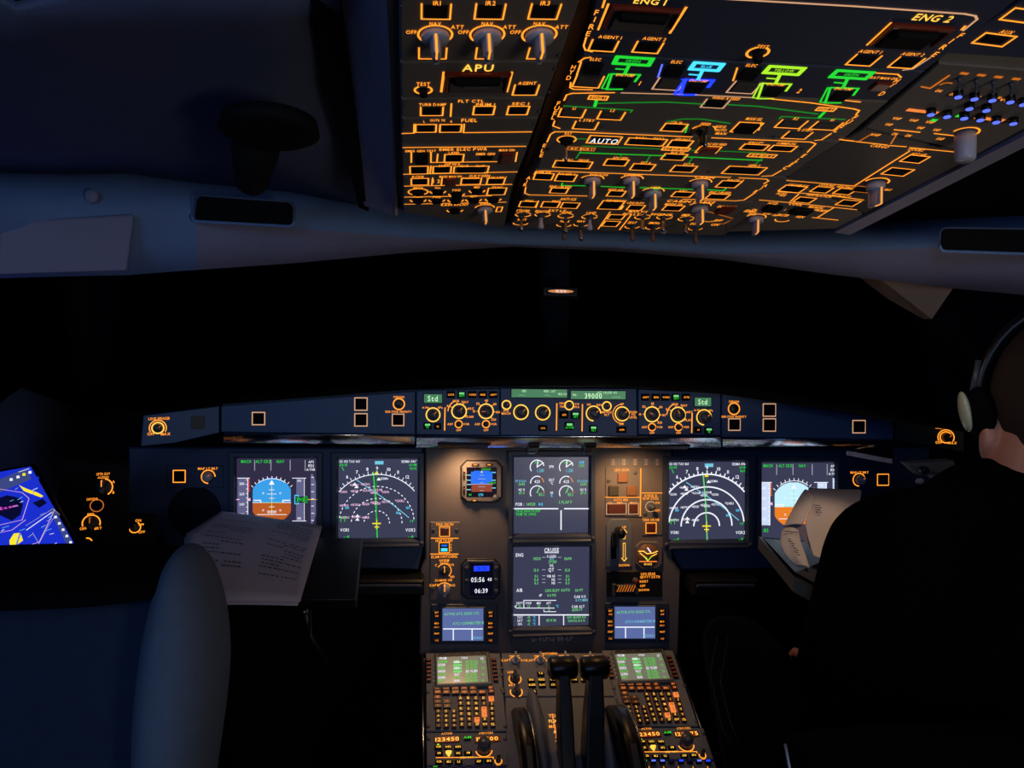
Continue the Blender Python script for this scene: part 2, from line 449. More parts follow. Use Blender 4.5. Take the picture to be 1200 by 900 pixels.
p = Inst(OHL, 'emergency_power_panel', 'overhead module lettered EMER ELEC PWR and GPWS packed with small amber framed buttons', 'control panel', [(471, 170), (620, 169), (606, 204), (472, 205)])
p.ln([(472, 172.5), (616, 171)]); p.fit('EMER ELEC PWR', 543, 174.5, 56, 3)
p.fit('EMER GEN TEST', 493, 176.5, 36, 2.4); p.btn(494, 184, 19, 14, None, 'button_black', .006, name='guarded_switch'); p.ln([(482, 178), (482, 190)])
p.ln([(505, 178), (505, 190), (582, 189)]); p.ln([(513, 180), (512, 189)]); p.t('LAND', 532, 178.5, 2.6); p.btn(532, 185, 22, 9)
p.fit('EMER GEN', 569, 180, 22, 2.6); p.btn(570, 184.5, 18, 6, None)
p.fit('MAN ON', 594, 175.5, 18, 2.6); p.btn(593, 184, 17, 14, None, 'guard_red', .006, name='guarded_switch'); p.ln([(606, 178), (604, 189)])
p.t('GPWS', 530, 192, 2.8, wide=1.3)
p.btn(491, 199, 21, 9); p.btn(518, 198.5, 21, 8); p.btn(552, 198.5, 40, 8); p.fit('SYS', 518, 194, 8, 2.2); p.fit('G/S', 544, 194, 10, 2.2); p.fit('FLAP', 563, 194, 10, 2.2)
p.ln([(473, 203.8), (606, 201)]); p.ln([(505, 194), (504, 203)]); p.fin()

p = Inst(OHL, 'oxygen_panel', 'overhead strip lettered OXYGEN and RCDR with a red guarded switch', 'control panel', [(472, 206), (605, 204.5), (600, 216), (473, 218.5)])
p.fit('RCDR', 490, 206.8, 14, 2.4); p.fit('OXYGEN', 562, 205.6, 24, 2.6); p.fit('MASK MAN ON', 528, 206.5, 26, 2.4)
p.btn(492, 212.5, 20, 7.5); p.ln([(507, 208), (506, 217)]); p.t('1', 508, 212, 4); p.t('2', 514, 212, 4)
p.btn(528, 212, 16, 10, None, 'guard_red', .006, name='guarded_switch'); p.ln([(518, 208), (517, 217)])
p.btn(552, 212, 23, 7); p.btn(581, 212, 20, 7); p.fit('PASSENGER', 552, 208.3, 20, 2); p.fit('CREW SUPPLY', 582, 207.6, 24, 2)
p.ln([(474, 217.7), (600, 215.6)]); p.fin()

p = Inst(OHL, 'calls_panel', 'overhead module with two rows of round call buttons and a wiper selector', 'control panel', [(473, 219.5), (600, 217.5), (591, 267), (472, 249)])
p.ring(490, 224.5, 11.5, w=.0016); p.knob(490, 224.5, 7, fin=False, ptr=None, hgt=.004, m='button_black')
for x, y in ((513, 224), (535, 227), (559, 223), (490, 234), (512, 234), (534, 234), (555, 233.5), (578, 233), (533, 246)):
    p.ring(x, y, 9, a0=175, a1=365, w=.0016); p.knob(x, y, 6.5, fin=False, ptr=None, hgt=.004, m='button_black')
for tx, x, y in (('MECH', 490, 220), ('ALL', 513, 219.6), ('FWD', 535, 222.5), ('MID', 559, 219), ('PURS', 490, 230), ('FWD', 512, 230.6), ('AFT', 555, 229.8)):
    p.t(tx, x, y, 2.4)
p.btn(582, 224, 21, 8); p.fit('EVAC', 583, 219, 12, 2.2)
p.ln([(474, 230.6), (576, 229)]); p.ln([(474, 239), (593, 236.5)]); p.fit('RAIN RPLNT', 533, 239.6, 32, 2.4); p.t('WIPER', 569, 238, 2.6)
p.ring(568, 243, 11, a0=0, a1=180, w=.0016); p.knob(568, 244, 9, 90, .02)
p.box(585, 245, 6, 5.5); p.screws([(476, 244)]); p.fin()

# =================================================================== OVERHEAD, CENTRE
p = Inst(OHC, 'engine_fire_panel', 'wide overhead module lettered ENG 1, ENG 2 and FIRE inside an amber border', 'control panel', [(708, -60), (1270, -60), (1086, 82), (687, 62)], 'overhead_face_blue')
p.lw = .0015
for ch, x, y in (('F', 699, 14), ('I', 697, 22), ('R', 693.5, 30.5), ('E', 689.5, 38.5), ('F', 1126, 41), ('I', 1115, 47.5), ('R', 1106, 54.5), ('E', 1096, 63)):
    p.t(ch, x, y, 6, wide=1.2)
p.ln([(711, -8), (706, 8)]); p.ln([(687, 43), (684, 53), (686, 58), (694, 60)])
p.ln([(712, -12), (850, -2), (1000, 6.5), (1130, 15.5), (1143, 18), (1145, 22), (1129, 35)], 'line_cream', .0018)
p.ln([(1058, 81.5), (1070, 80), (1090, 67)], 'line_cream')
p.t('ENG 1', 762, 1, 7, 'amber_hot', wide=1.3); p.t('ENG 2', 1094, 20.5, 8, 'amber_hot', wide=1.25)
for (x, y, w) in ((750, 24, 72), (1064, 45, 66)):
    a, b = OHC.loc(x, y); sx, sy = OHC.sc(x, y)
    MB(OHC).rect(a, b-4*sy, w*.9*sx, 15*sy, 0, .002, 'guard_grey' if x < 900 else 'button_black', .0008).rect(a, b+8*sy, w*.8*sx, 8*sy, 0, .006, 'button_black', .002).build('fire_handle', p.root)
    MB(OHC).rect(a, b+15*sy, (w+10)*sx, 4*sy, 0, .003, 'guard_red', .001).rect(a-w*.55*sx, b+2*sy, 3*sx, 22*sy, 0, .003, 'guard_red', .0008).rect(a+w*.55*sx, b+4*sy, 3*sx, 18*sy, 0, .003, 'guard_red', .0008).build('guard', p.root)
p.ln([(713, 4), (701, 34)], w=.0016); p.ln([(804, 8), (785, 38)], w=.002); p.ln([(1044, 26), (1016, 52)], w=.0016); p.ln([(1131, 30), (1127, 34)], w=.002)
for x, y, tx in ((707, 53, 'AGENT 1'), (759, 55, 'AGENT 2'), (1012, 70, 'AGENT 1'), (1062, 73, 'AGENT 2')):
    p.btn(x, y, 31, 13, sides='lrb'); p.fit(tx, x+8, y-10, 28, 3.6)
p.ring(888, 61, 12.5, a0=-80, a1=70, w=.002); p.ring(888, 61, 12.5, a0=110, a1=260, w=.002); p.t('TEST', 894, 54, 3.6); p.knob(888, 61, 6, fin=False, ptr=None, hgt=.008, m='button_black')
p.fin()

p = Inst(OHC, 'hydraulic_panel', 'overhead module with glowing green, blue and yellow hydraulic blocks, under the fire module', 'control panel', [(684, 64), (1084, 84), (1042, 118), (669, 106)], 'overhead_face_blue')
for ch, x, y in (('H', 671, 78), ('Y', 668.5, 84), ('D', 665.5, 90.5), ('H', 1053, 94), ('Y', 1048, 99), ('D', 1036, 109)):
    p.t(ch, x+(1 if x < 700 else -2), y, 5)
p.ln([(692, 66.5), (685, 67.5), (678, 72)]); p.ln([(669, 96), (668, 102), (672, 104), (694, 104.5)])
p.ln([(1027, 85), (1052, 86.5), (1056, 90)]); p.ln([(990, 120-3), (1008, 120-1)])
for x, y, fm in ((695, 79, 'amber'), (790, 82, 'blue_pale'), (878, 86, 'amber')):
    p.btn(x, y, 26, 14, None, hh=.005, name='guarded_switch'); p.t('ELEC', x+3, y-10, 3.4)
    p.ln([(x-14, y-7), (x-19, y+8)], fm if x > 700 else 'amber')
    p.btn(x-6, y+16, 32, 14, 'line_cream' if x > 700 else 'amber', 'button_olive', sides='lrb')
def hydblock(x, y, m, name, w=42):
    p.box(x, y, w, 8, m, .0042); p.t(name, x, y, 3, m, wide=1.1)
    mm = {'cyan': 'blue', 'lime': 'lime', 'green': 'green'}[m]
    p.ln([(x-5, y+5), (x-10, y+15)], m, .003); p.ln([(x-8, y+10), (x-20, y+9)], m, .002)
    p.ln([(x-13, y+33), (x-31, y+33), (x-25, y+15), (x+8, y+16), (x+2, y+24)], mm, .0022 if m != 'cyan' else .0032)
    p.ln([(x-27, y+33), (x-37, y+32), (x-28, y+15)], mm, .0015 if m != 'cyan' else .0028)
    p.btn(x-13, y+25, 24, 12, None, hh=.004, name='guarded_switch')
    p.fit('ENG PUMP', x-9, y+16.5, 22, 3)
hydblock(742, 71, 'green', 'GREEN'); hydblock(828, 77.5, 'cyan', 'BLUE', 34); hydblock(919, 82, 'lime', 'YELLOW')
x, y = 998, 87
hydblock(x, y, 'green', 'GREEN', 44)
p.t('1', 750, 97, 5); p.t('2', 937, 106, 5); p.fit('RAT MAN ON', 1036, 91, 34, 3); p.btn(1032, 100, 26, 12, None, 'guard_red', .004, name='guarded_switch')
p.fin()

p = Inst(OHC, 'fuel_system_panel', 'overhead module with a long green fuel feed line between two tank groups', 'control panel', [(668, 107), (1041, 119.5), (988, 164), (651, 151)])
for ch, x, y in (('F', 654.5, 120.5), ('U', 652.5, 126), ('E', 650.5, 131.5), ('L', 648.5, 137), ('F', 1002, 137), ('U', 995, 142), ('E', 988, 147), ('L', 981, 152)):
    p.t(ch, x, y, 4.8, wide=1.2)
p.ln([(661, 117), (664, 110.5), (671, 108.8), (720, 108)]); p.ln([(728, 108.2), (800, 110)], 'line_cream'); p.ln([(815, 110.5), (883, 114)], 'line_cream'); p.ln([(900, 115), (950, 120), (1000, 127), (1007, 129), (1003, 134)], 'amber')
p.ln([(650, 141), (648, 147), (656, 150)]); p.ln([(974, 156), (963, 164-.8), (955, 164)])
G = 'green_dark'
p.ln([(661, 123.5), (741, 128.5), (739, 131)], G, .0018); p.ln([(699, 117), (697, 124)], 'green', .003)
p.ln([(701, 120.5), (780, 119), (826, 121.5)], 'green_dark', .002); p.ln([(852, 122), (888, 124), (958, 133)], 'green_dark', .002)
p.ln([(966, 131), (960, 137)], 'green', .003); p.ln([(913, 138.5), (916, 136), (990, 139.5)], G, .0018)
p.ln([(782, 142), (800, 139), (822, 139), (855, 144)], G, .0018)
for x, y, w, h in ((670, 132, 29, 10), (716, 135, 29, 9.5), (686, 146.5, 27, 9), (927, 145, 31, 9.5), (968, 147, 31, 9.5), (934, 158, 29, 8.5)):
    p.btn(x, y, w, h, m='button_olive', sides='lrb')
for tx, x, y in (('L1', 673, 126.5), ('L2', 718, 129), ('R2', 933, 138.5), ('R1', 976, 140)): p.t(tx, x, y, 3)
p.fit('L STBY', 688, 140.5, 18, 3); p.fit('R STBY', 944, 152, 18, 2.8)
p.btn(838, 121, 28, 10, 'line_cream', sides='lrb'); p.fit('WING X FEED', 851, 114.8, 34, 2.8)
p.box(701, 114, 22, 4.5); p.fit('ENG 1', 701, 114, 16, 2.6); p.box(968, 127.5, 22, 4); p.fit('ENG 2', 968, 127.5, 16, 2.4)
p.btn(790, 149, 27, 9); p.fit('CTR TK', 793, 143.5, 14, 2.6, 'amber'); p.ln([(806, 146), (803, 155)], 'green')
p.ring(824, 152, 14, a0=10, a1=60); p.ring(824, 152, 14, a0=120, a1=170); p.fit('FEED', 827, 145, 12, 3); p.knob(822, 150, 8, 90, .016, 'black_plastic', ptr=None); p.toggle(826, 151, 2, .018)
for k, tx in enumerate(('MODE SEL', 'AUTO', 'MAN')): p.fit(tx, 845, 148+k*4, 13, 2.8)
p.btn(875, 149, 29, 12, hh=.006); p.fit('MODE SEL', 884, 139, 20, 3); p.ln([(892, 143), (889, 152)])
p.screws([(706, 148), (907, 160)]); p.fin()

p = Inst(OHC, 'electrical_panel', 'overhead module with two long green electrical bus lines and one white lit button', 'control panel', [(647, 152.5), (986, 166), (934, 207), (629, 198)])
for ch, x, y in (('E', 638, 170), ('L', 636, 176), ('E', 634.5, 181.5), ('E', 942, 182), ('L', 935, 187.5), ('E', 928, 192), ('C', 921, 196)): p.t(ch, x, y, 4.2, wide=1.2)
p.ln([(641, 166), (645, 157), (650, 154), (670, 154), (811, 160)]); p.ln([(834, 161), (950, 166), (956, 168), (946, 178)], 'amber'); p.ln([(916, 199), (905, 205.5), (893, 206)])
p.ring(664, 163, 11, w=.0015); p.t('BAT', 666, 156, 2.4); p.knob(664, 163, 8, fin=False, ptr=None, hgt=.004, m='button_black'); p.toggle(663, 163, 1.6, .022)
p.btn(708, 163.5, 38, 9, txt='AUTO', tm='white', th=.8); p.btn(757, 166, 46, 8); p.btn(797, 168, 26, 8)
for tx, x, y, w in (('BAT 1', 751, 161.2, 12), ('BAT 2', 772, 162, 12), ('APU BAT', 800, 162.8, 18)): p.fit(tx, x, y, w, 2.4)
p.box(681, 174, 32, 3.5, 'amber_dim'); p.fit('AC BUS 1', 681, 174, 26, 2.2); p.box(792, 174.3, 32, 3.6); p.fit('AC ESS BUS', 792, 174.3, 28, 2.2); p.box(893, 182, 33, 3.6); p.fit('AC BUS 2', 893, 182, 26, 2.2)
for q in ([(682, 170.5), (773, 174)], [(679, 178.5), (776, 182), (880, 187), (893, 187.5)], [(807, 175.5), (815, 176)], [(843, 176.5), (898, 178.8)], [(675, 185), (681, 176)], [(673, 162), (687, 162.4)],
          [(728, 181), (727, 184)], [(762, 182), (757, 190)], [(812, 184), (806, 192)], [(894, 184), (884, 193)]): p.ln(q, 'green_dark' if len(q) < 3 else 'green', .0016)
for x, y, w, h in ((671, 192.5, 44, 8), (722, 190, 26, 7.5), (753, 195.5, 26, 7.5), (801, 197.5, 27, 7.5), (790, 183.5, 27, 7), (872, 199.5, 46, 9), (884, 172, 30, 6.5), (917, 173.5, 29, 6.5)):
    p.btn(x, y, w, h)
p.btn(830, 175, 25, 8, 'amber', 'guard_red', .006)
for tx, x, y, w in (('GEN 1', 665, 186.8, 12), ('DRIVE', 684, 187.6, 12), ('APU GEN', 727, 184.8, 18), ('EXT A', 757, 190.3, 12), ('EXT B', 807, 192.2, 12), ('BUS TIE', 794, 178.8, 16), ('AC ESS FEED', 840, 168.6, 24), ('GEN 2', 884, 193.6, 14), ('GALLEY', 886, 166.6, 18), ('COMMERCIAL', 922, 167.8, 24)):
    p.fit(tx, x, y, w, 2.5)
p.screws([(642, 175), (940, 174), (830, 201)]); p.fin()

p = Inst(OHC, 'air_panel', 'overhead module lettered AIR with four grey fluted selectors along a green bleed line', 'control panel', [(628, 199.5), (933, 208.5), (898, 236), (611, 229.5)])
for ch, x, y in (('A', 619.5, 208), ('I', 617.5, 212), ('R', 615.5, 216), ('A', 897, 217), ('I', 892, 220.5), ('R', 886, 224)): p.t(ch, x, y, 3.6, wide=1.2)
p.ln([(626, 204), (628, 200.5), (634, 199.9), (640, 200), (856, 207.5)], 'amber'); p.ln([(866, 208), (898, 209.5), (901, 211.5), (895, 215)]); p.ln([(616, 219), (615, 226), (620, 228), (688, 229.3)]); p.ln([(884, 226), (872, 234), (862, 235), (800, 233)])
p.btn(637, 206.5, 22, 7.5); p.btn(663, 208, 23, 8); p.btn(655, 223, 20, 6); p.btn(854, 215.5, 24, 8); p.btn(841, 230, 24, 6); p.btn(722, 226.5, 19, 6.5); p.btn(800, 227.5, 23, 6)
for tx, x, y, w in (('RAM AIR', 637, 201.4, 18), ('PACK 1', 664, 203.6, 20), ('ENG 1 BLEED', 657, 218.5, 26), ('PACK FLOW', 702, 204.5, 22), ('COCKPIT', 742, 204.8, 22), ('CABIN', 826, 207.5, 24), ('PACK 2', 862, 211, 20), ('HOT AIR', 722, 222, 18), ('X BLEED', 768, 219.5, 12), ('APU', 800, 223.6, 10), ('ENG 2 BLEED', 844, 225.3, 26)):
    p.fit(tx, x, y, w, 2.4)
for q in ([(659, 214), (658, 217), (690, 217.3)], [(704, 218), (732, 219.2)], [(750, 219.4), (812, 221.5)], [(829, 222), (848, 223), (851, 220)]): p.ln(q, 'green', .0016)
for x, y in ((694, 209.5), (740, 209.5), (820, 213.5)):
    p.ring(x, y, 13.5, a0=10, a1=170, w=.0015); p.knob(x, y, 10, 90, .022)
p.ring(770, 220, 4, 'green', w=.001)
p.ring(765, 224, 13, a0=10, a1=170, w=.0015); p.knob(765, 225, 10.5, 90, .022)
p.fin()

p = Inst(OHC, 'anti_ice_panel', 'front centre overhead module with cabin pressure and exterior light toggles hanging down', 'control panel', [(617, 230.5), (897, 237), (850, 275), (836, 276), (597, 267)])
for x, y, w, h in ((619, 239, 20, 6.5), (645, 239.5, 20, 6.5), (668, 240.5, 20, 6.5), (789, 243.5, 22, 6), (745, 243, 18, 6)): p.btn(x, y, w, h)
p.ln([(631, 235), (628, 243)]); p.btn(716, 240, 26, 10); p.fit('PROBE WINDOW HEAT', 722, 235, 24, 2.6); p.ln([(730, 241), (727, 245)], 'amber', .003)
p.t('ANTI ICE', 666, 233, 2.6); p.fit('WING', 620, 235, 10, 2.2); p.fit('ENG', 652, 235.6, 10, 2.2); p.fit('CABIN PRESS', 810, 236, 58, 2.6); p.fit('LDG ELEV', 745, 237.5, 20, 2.2)
p.btn(850, 245, 22, 10, None, 'guard_red', .006, name='guarded_switch'); p.fit('DITCHING', 852, 242, 22, 2.4)
p.fit('MAN V/S', 748, 247.5, 22, 2.4); p.fit('MODE SEL', 790, 239.2, 22, 2.4); p.fit('SIGNS', 775, 251, 26, 2.4); p.fit('INT LT', 740, 250.5, 20, 2.4); p.fit('EXT LT', 653, 246.6, 20, 2.6)
for x, y in ((613, 251), (636, 251), (663, 252.5), (691, 253.5), (753, 254), (779, 254), (804, 256)):
    p.ring(x, y, 9, a0=180, a1=360, w=.0016); p.ring(x, y, 9, a0=20, a1=80, w=.001); p.ring(x, y, 9, a0=100, a1=160, w=.001)
for x, y in ((610, 261), (661, 263), (681, 262.5), (741, 265), (765, 266), (815, 267), (832, 257)):
    p.ring(x, y, 8.5, a0=180, a1=360, w=.0014)
for tx, x, y in (('STROBE', 613, 246.5), ('BEACON', 636, 247.3), ('WING', 664, 248.5), ('LAND', 693, 249), ('NOSE', 662, 259), ('NAV', 681, 259), ('SEAT', 741, 260.5), ('SMOKE', 767, 261), ('DOME', 815, 262), ('EMER', 804, 251.7), ('RWY', 612, 257)):
    p.t(tx, x, y, 2.4)
p.btn(722, 254, 18, 5.5); p.btn(716, 262, 18, 6); p.ln([(701, 268), (715, 248)]); p.ln([(726, 269), (740, 251)]); p.ln([(824, 246), (860, 256), (848, 262), (836, 262)], 'amber_dim'); p.fit('OFF', 842, 258, 9, 2.4); p.fit('ON', 838, 263, 9, 2.4)
for x, y in ((611, 253), (663, 256), (681, 265), (753, 253), (804, 257), (777, 254)): p.toggle(x, y, 1.9, .02, 'knob_steel', 1.6)
for x, y in ((634, 252), (691, 254), (777, 258)): p.toggle(x, y, 2.4, .018, 'knob_grey', 1.5)
for x, y in ((661, 264), (741, 265), (765, 266), (815, 268)): p.toggle(x, y, 1.8, .02, 'button_brown', 1.6)
p.ring(820, 241, 13, a0=10, a1=170, w=.0015); p.knob(820, 243, 10, 90, .022)
p.fin()

# =================================================================== OVERHEAD, RIGHT COLUMN
p = Inst(OHR, 'radar_selector_panel', 'partly cropped overhead module with amber outlined boxes in the top right corner', 'control panel', [(1290, -60), (1400, -60), (1300, 75), (1100, 62)], 'overhead_face_blue')
p.box(1165, 46, 42, 14, 'amber', .0016); p.t('AUX', 1180, 37, 4.5); p.box(1200, 18, 46, 16, 'amber', .0016); p.btn(1165, 46, 36, 11, None); p.fin()

p = Inst(OHR, 'audio_control_panel', 'overhead radio module dotted with blue and green lights at the right edge', 'control panel', [(1100, 74), (1300, 90), (1225, 138), (1142, 183), (1124, 176), (1013, 150)], 'overhead_face')
p.ln([(1080, 101), (1090, 103), (1112, 88)], 'amber_dim', .002); p.ring(1108, 100, 8, 'amber_dim', 60, 180)
for x, y in ((1130, 85.5), (1150, 87.5), (1170, 89.7), (1191, 92)):
    p.fill(x, y, 11, 2.8, 'amber_dim'); p.toggle(x-6, y+5, 1.5, .012, 'knob_dark', 1.2)
for x, y in ((1123, 107), (1142, 109.4), (1163, 111), (1184, 113), (1199, 116), (1136, 121), (1156, 123), (1091, 128), (1110, 130.4), (1130, 132.4), (1149, 134.4), (1167.5, 137), (1187.5, 138.6)):
    a, b = OHR.loc(x, y); sx, sy = OHR.sc(x, y)
    MB(OHR).cyl(a, b, [(6*sx, 0), (6*sx, .004), (5*sx, .005)], 'black_plastic', 12).cyl(a, b, [(4.5*sx, .005), (4.4*sx, .0057)], 'blue_pale', 12).build('selector_button', p.root)
for x, y in ((1124, 135.4), (1094.5, 140.4)): p.fill(x, y, 8, 3, 'green')
p.fill(1081, 130, 42, 3.4, 'amber_red'); p.fill(1160, 139, 40, 3.4, 'amber_red')
for x, y, w in ((1051, 138.4, 11), (1070.6, 140.6, 11), (1090, 142.6, 11), (1041.5, 145.5, 9), (1078.6, 149.4, 9), (1097.6, 151.8, 9), (1026, 157.6, 12), (1048.6, 156.5, 7), (1064.4, 158.5, 7), (1101.6, 162.3, 10), (1100, 106, 8), (1116, 110, 6), (1146, 113, 6), (1180, 117, 20), (1168, 114, 10)):
    p.fit('VHF' if w > 8 else 'ON', x, y, w, 3, 'amber')
p.ln([(1048, 151.5), (1078, 154.5)], 'amber'); p.ln([(1095, 156), (1118, 158.5)], 'amber')
p.ring(1131, 155, 16, 'amber', w=.0018, a0=0, a1=180); p.knob(1131, 157, 13, 90, .026, fin=False, ptr=None)
p.fin()

p = Inst(OHR, 'cargo_panel', 'dark blank overhead module lettered CARGO bordered with broken amber lines', 'control panel', [(1012, 151), (1123, 177), (1138, 186), (1015, 251), (1004, 246), (921, 209), (950, 187)], 'guard_grey')
p.ln([(984, 163), (1001, 165)], 'amber', .0018); p.ln([(1003, 165.4), (1040, 169.5)], 'amber', .0014); p.ln([(1042, 170), (1062, 171.5)], 'amber', .0014); p.ln([(1066, 172.5), (1118, 177.5)], 'amber', .0014)
p.fit('CARGO', 1031, 171, 24, 3); p.fit('DOORS', 1074, 175, 20, 3)
p.ln([(1022, 156), (1007, 165)], 'amber_dim'); p.ln([(1050, 158), (1044, 168)], 'amber_dim')
p.ln([(1066, 176.5), (1001, 217.5)], 'amber', .0016); p.ln([(922, 211), (1001, 217.5)], 'amber', .0014)
p.btn(1052, 201, 31, 9); p.btn(1072, 186, 27, 9); p.t('HOT AIR', 1077, 180.5, 2.8)
p.btn(1010, 221.5, 26, 7, 'amber_dim'); p.ring(1027, 213, 15, a0=0, a1=180, w=.002); p.knob(1026, 215, 12, 80, .026); p.fit('MAX', 1041, 222, 8, 2.6)
p.screws([(948, 197)]); p.fin()

p = Inst(OHR, 'ventilation_panel', 'front right overhead module lettered VENTILATION with a hanging grey selector', 'control panel', [(920, 210), (1003, 247), (1012, 252), (980, 268), (852, 272), (849, 262)])
for x, y, w, h in ((929, 221, 28, 8), (963, 222, 22, 7), (990, 224, 22, 7), (943, 234, 22, 6.5), (994, 237.5, 24, 7)): p.btn(x, y, w, h)
for tx, x, y, w in (('CAB FANS', 931, 216.6, 16), ('BULK', 942, 217.5, 12), ('COOLING', 969, 216.8, 20), ('HEATING', 990, 218.8, 20), ('ISOL', 965, 220.6, 12), ('VENTILATION', 960, 228.8, 34), ('ENG START', 916, 226.5, 12), ('EXTRACT', 985, 229.6, 26), ('VALVE', 917, 228.5, 8), ('HYD', 906, 238, 12), ('COOL', 933, 239, 18), ('AVNCS', 905, 244.6, 8), ('MANUAL', 957, 242.6, 20), ('START', 900, 250, 10), ('MASTER', 918, 251.8, 14), ('IGN', 938, 253.8, 10), ('N1 MODE', 964, 246.5, 14), ('ENG', 880, 247, 14), ('PACK', 882, 250.4, 10)):
    p.fit(tx, x, y, w, 2.6)
p.ln([(912, 224), (976, 228.6)], 'amber', .0014); p.ln([(890, 234), (925, 237)], 'amber', .0014); p.ln([(925, 237), (1004, 245.4)], 'amber', .0014); p.ln([(936, 227), (926, 236)]); p.ln([(976, 229), (1012, 234)], 'amber', .0016); p.ln([(952, 254.5), (982, 257.6)], 'amber', .0016); p.ln([(977, 243), (958, 254.5)]); p.ln([(872, 247.5), (885, 248.5)], 'amber', .0016)
p.btn(905, 243, 24, 8, None, hh=.008, name='guarded_switch'); p.btn(939, 246, 30, 8, None, hh=.008, name='guarded_switch')
for k in range(7): p.t('I' if k % 2 else 'ON', 884+k*12, 245.5+(k % 3)*3.2, 2.2)
p.ring(917, 257, 9, a0=180, a1=360, w=.0016); p.ring(886, 254, 12, a0=0, a1=180, w=.0016); p.knob(886, 255, 9.5, 95, .022)
p.fin()

# overhead housing (carries the modules)
def grow(face, pts, c0, c1, m): return MB(face).slab([face.loc(*q) for q in pts], c0, c1, m, .003)
hs = thing('overhead_console', 'black overhead console frame holding all the backlit ceiling modules', 'console', OHC.p3(.1, .1, -.09))
grow(OHL, [(463, -260), (773, -260), (596, 268), (592, 269), (466, 251)], -.07, -.0215, 'frame_black').build('left_frame', hs)
grow(OHC, [(773, -260), (1545, -260), (850, 277), (840, 277), (594, 269)], -.07, -.0215, 'frame_black').build('centre_frame', hs)
grow(OHR, [(1552, -260), (1900, -260), (1228, 136), (980, 268), (850, 272)], -.07, -.0215, 'frame_black').build('right_frame', hs)
# side board to the left of the overhead, rail to the right
B = MB(); q = [D(391, -30, .62), D(452, -30, .60), D(463, 253, 1.02), D(427, 241, 1.03)]
q2 = [v+Vector((0, .02, .05)) for v in q]
B.add(q+q2, [(0, 1, 2, 3), (7, 6, 5, 4), (0, 4, 5, 1), (1, 5, 6, 2), (2, 6, 7, 3), (3, 7, 4, 0)], 'lining_grey', world=True)
tag(B.build('trim_1'), 'blue grey brushed side board along the left edge of the overhead console', 'trim', kind='structure')
B = MB(); q = [D(452, -30, .595), D(460, -30, .60), D(466, 252, 1.015), D(463, 253, 1.015)]
q2 = [v+Vector((0, .02, .05)) for v in q]
B.add(q+q2, [(0, 1, 2, 3), (7, 6, 5, 4), (0, 4, 5, 1), (1, 5, 6, 2), (2, 6, 7, 3), (3, 7, 4, 0)], 'beige', world=True)  # pale strip, the highlight along the board edge put into colour
tag(B.build('trim_2'), kind='structure')
B = MB(); q = [OHR.p3(*OHR.loc(*k), .004) for k in ((1230, 139), (1232, 152), (996, 272), (978, 269))]
q2 = [v-OHR.n*.06+Vector((.006, 0, 0)) for v in q]
B.add(q+q2, [(0, 1, 2, 3), (7, 6, 5, 4), (0, 4, 5, 1), (1, 5, 6, 2), (2, 6, 7, 3), (3, 7, 4, 0)], 'lining_grey', world=True)
tag(B.build('trim_3'), kind='structure')
B = MB(); q = [D(1110, 58, .70), D(1260, 68, .66), D(1260, 84, .67), D(1124, 70, .71)]
q2 = [v+Vector((0, 0, .01)) for v in q]
B.add(q+q2, [(0, 1, 2, 3), (7, 6, 5, 4), (0, 4, 5, 1), (1, 5, 6, 2), (2, 6, 7, 3), (3, 7, 4, 0)], 'lining', world=True)
tag(B.build('overhead_spacer_bar'), 'blue grey blank strip between the right overhead modules', 'spacer bar')

# =================================================================== CEILING, WINDOW HEADER
def loft(cols, m, name, kind=True):
    # cols: list of lists of (px,py,depth); same length
    B = MB(); n = len(cols[0]); V = [D(*q) for c in cols for q in c]
    fs = [(i*n+j, i*n+j+1, (i+1)*n+j+1, (i+1)*n+j) for i in range(len(cols)-1) for j in range(n-1)]
    B.add(V, fs, m, True, world=True)
    return B
def shell(B, name, thick=.02, kind='structure', sub=0, parent=None):
    o = B.build(name, parent, merge=True)
    md = o.modifiers.new('solid', 'SOLIDIFY'); md.thickness = thick; md.offset = 0
    if kind: o['kind'] = kind
    if sub:
        m2 = o.modifiers.new('sub', 'SUBSURF'); m2.levels = sub; m2.render_levels = sub
    return o
cols = []
for x, t, mid, bo, d in ((-420, 190, 270, 345, .60), (-160, 200, 262, 330, .78), (-60, 205, 258, 324, .90), (0, 207, 256, 321, .96), (80, 207, 252, 319, 1.01), (152, 206, 249, 318, 1.05), (172, 209, 247, 316, 1.07), (230, 219, 249, 312, 1.10), (345, 230, 263, 304, 1.15), (475, 249, 272, 292, 1.20), (600, 266, 280, 285, 1.25),
                        (720, 272, 283, 290, 1.26), (845, 276, 291, 300, 1.26), (980, 269, 290, 318, 1.22), (1100, 259, 285, 332, 1.15), (1200, 257, 286, 341, 1.08), (1300, 250, 290, 352, .96), (1420, 243, 292, 362, .84), (1620, 235, 295, 380, .72)):
    cols.append([(x, t-2, d+.06), (x, t, d+.02), (x, t+(mid-t)*.5, d-.012), (x, mid, d-.02), (x, mid+3, d-.018), (x, (mid+bo)/2, d-.005), (x, bo, d+.02), (x, bo-4, d+.10)])
B = loft(cols, 'lining', 'header')
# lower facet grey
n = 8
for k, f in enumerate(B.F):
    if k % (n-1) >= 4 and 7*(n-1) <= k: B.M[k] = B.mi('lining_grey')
hd = shell(B, 'trim_4', .012); hd['label'] = 'blue grey window header beam running under the overhead panel'

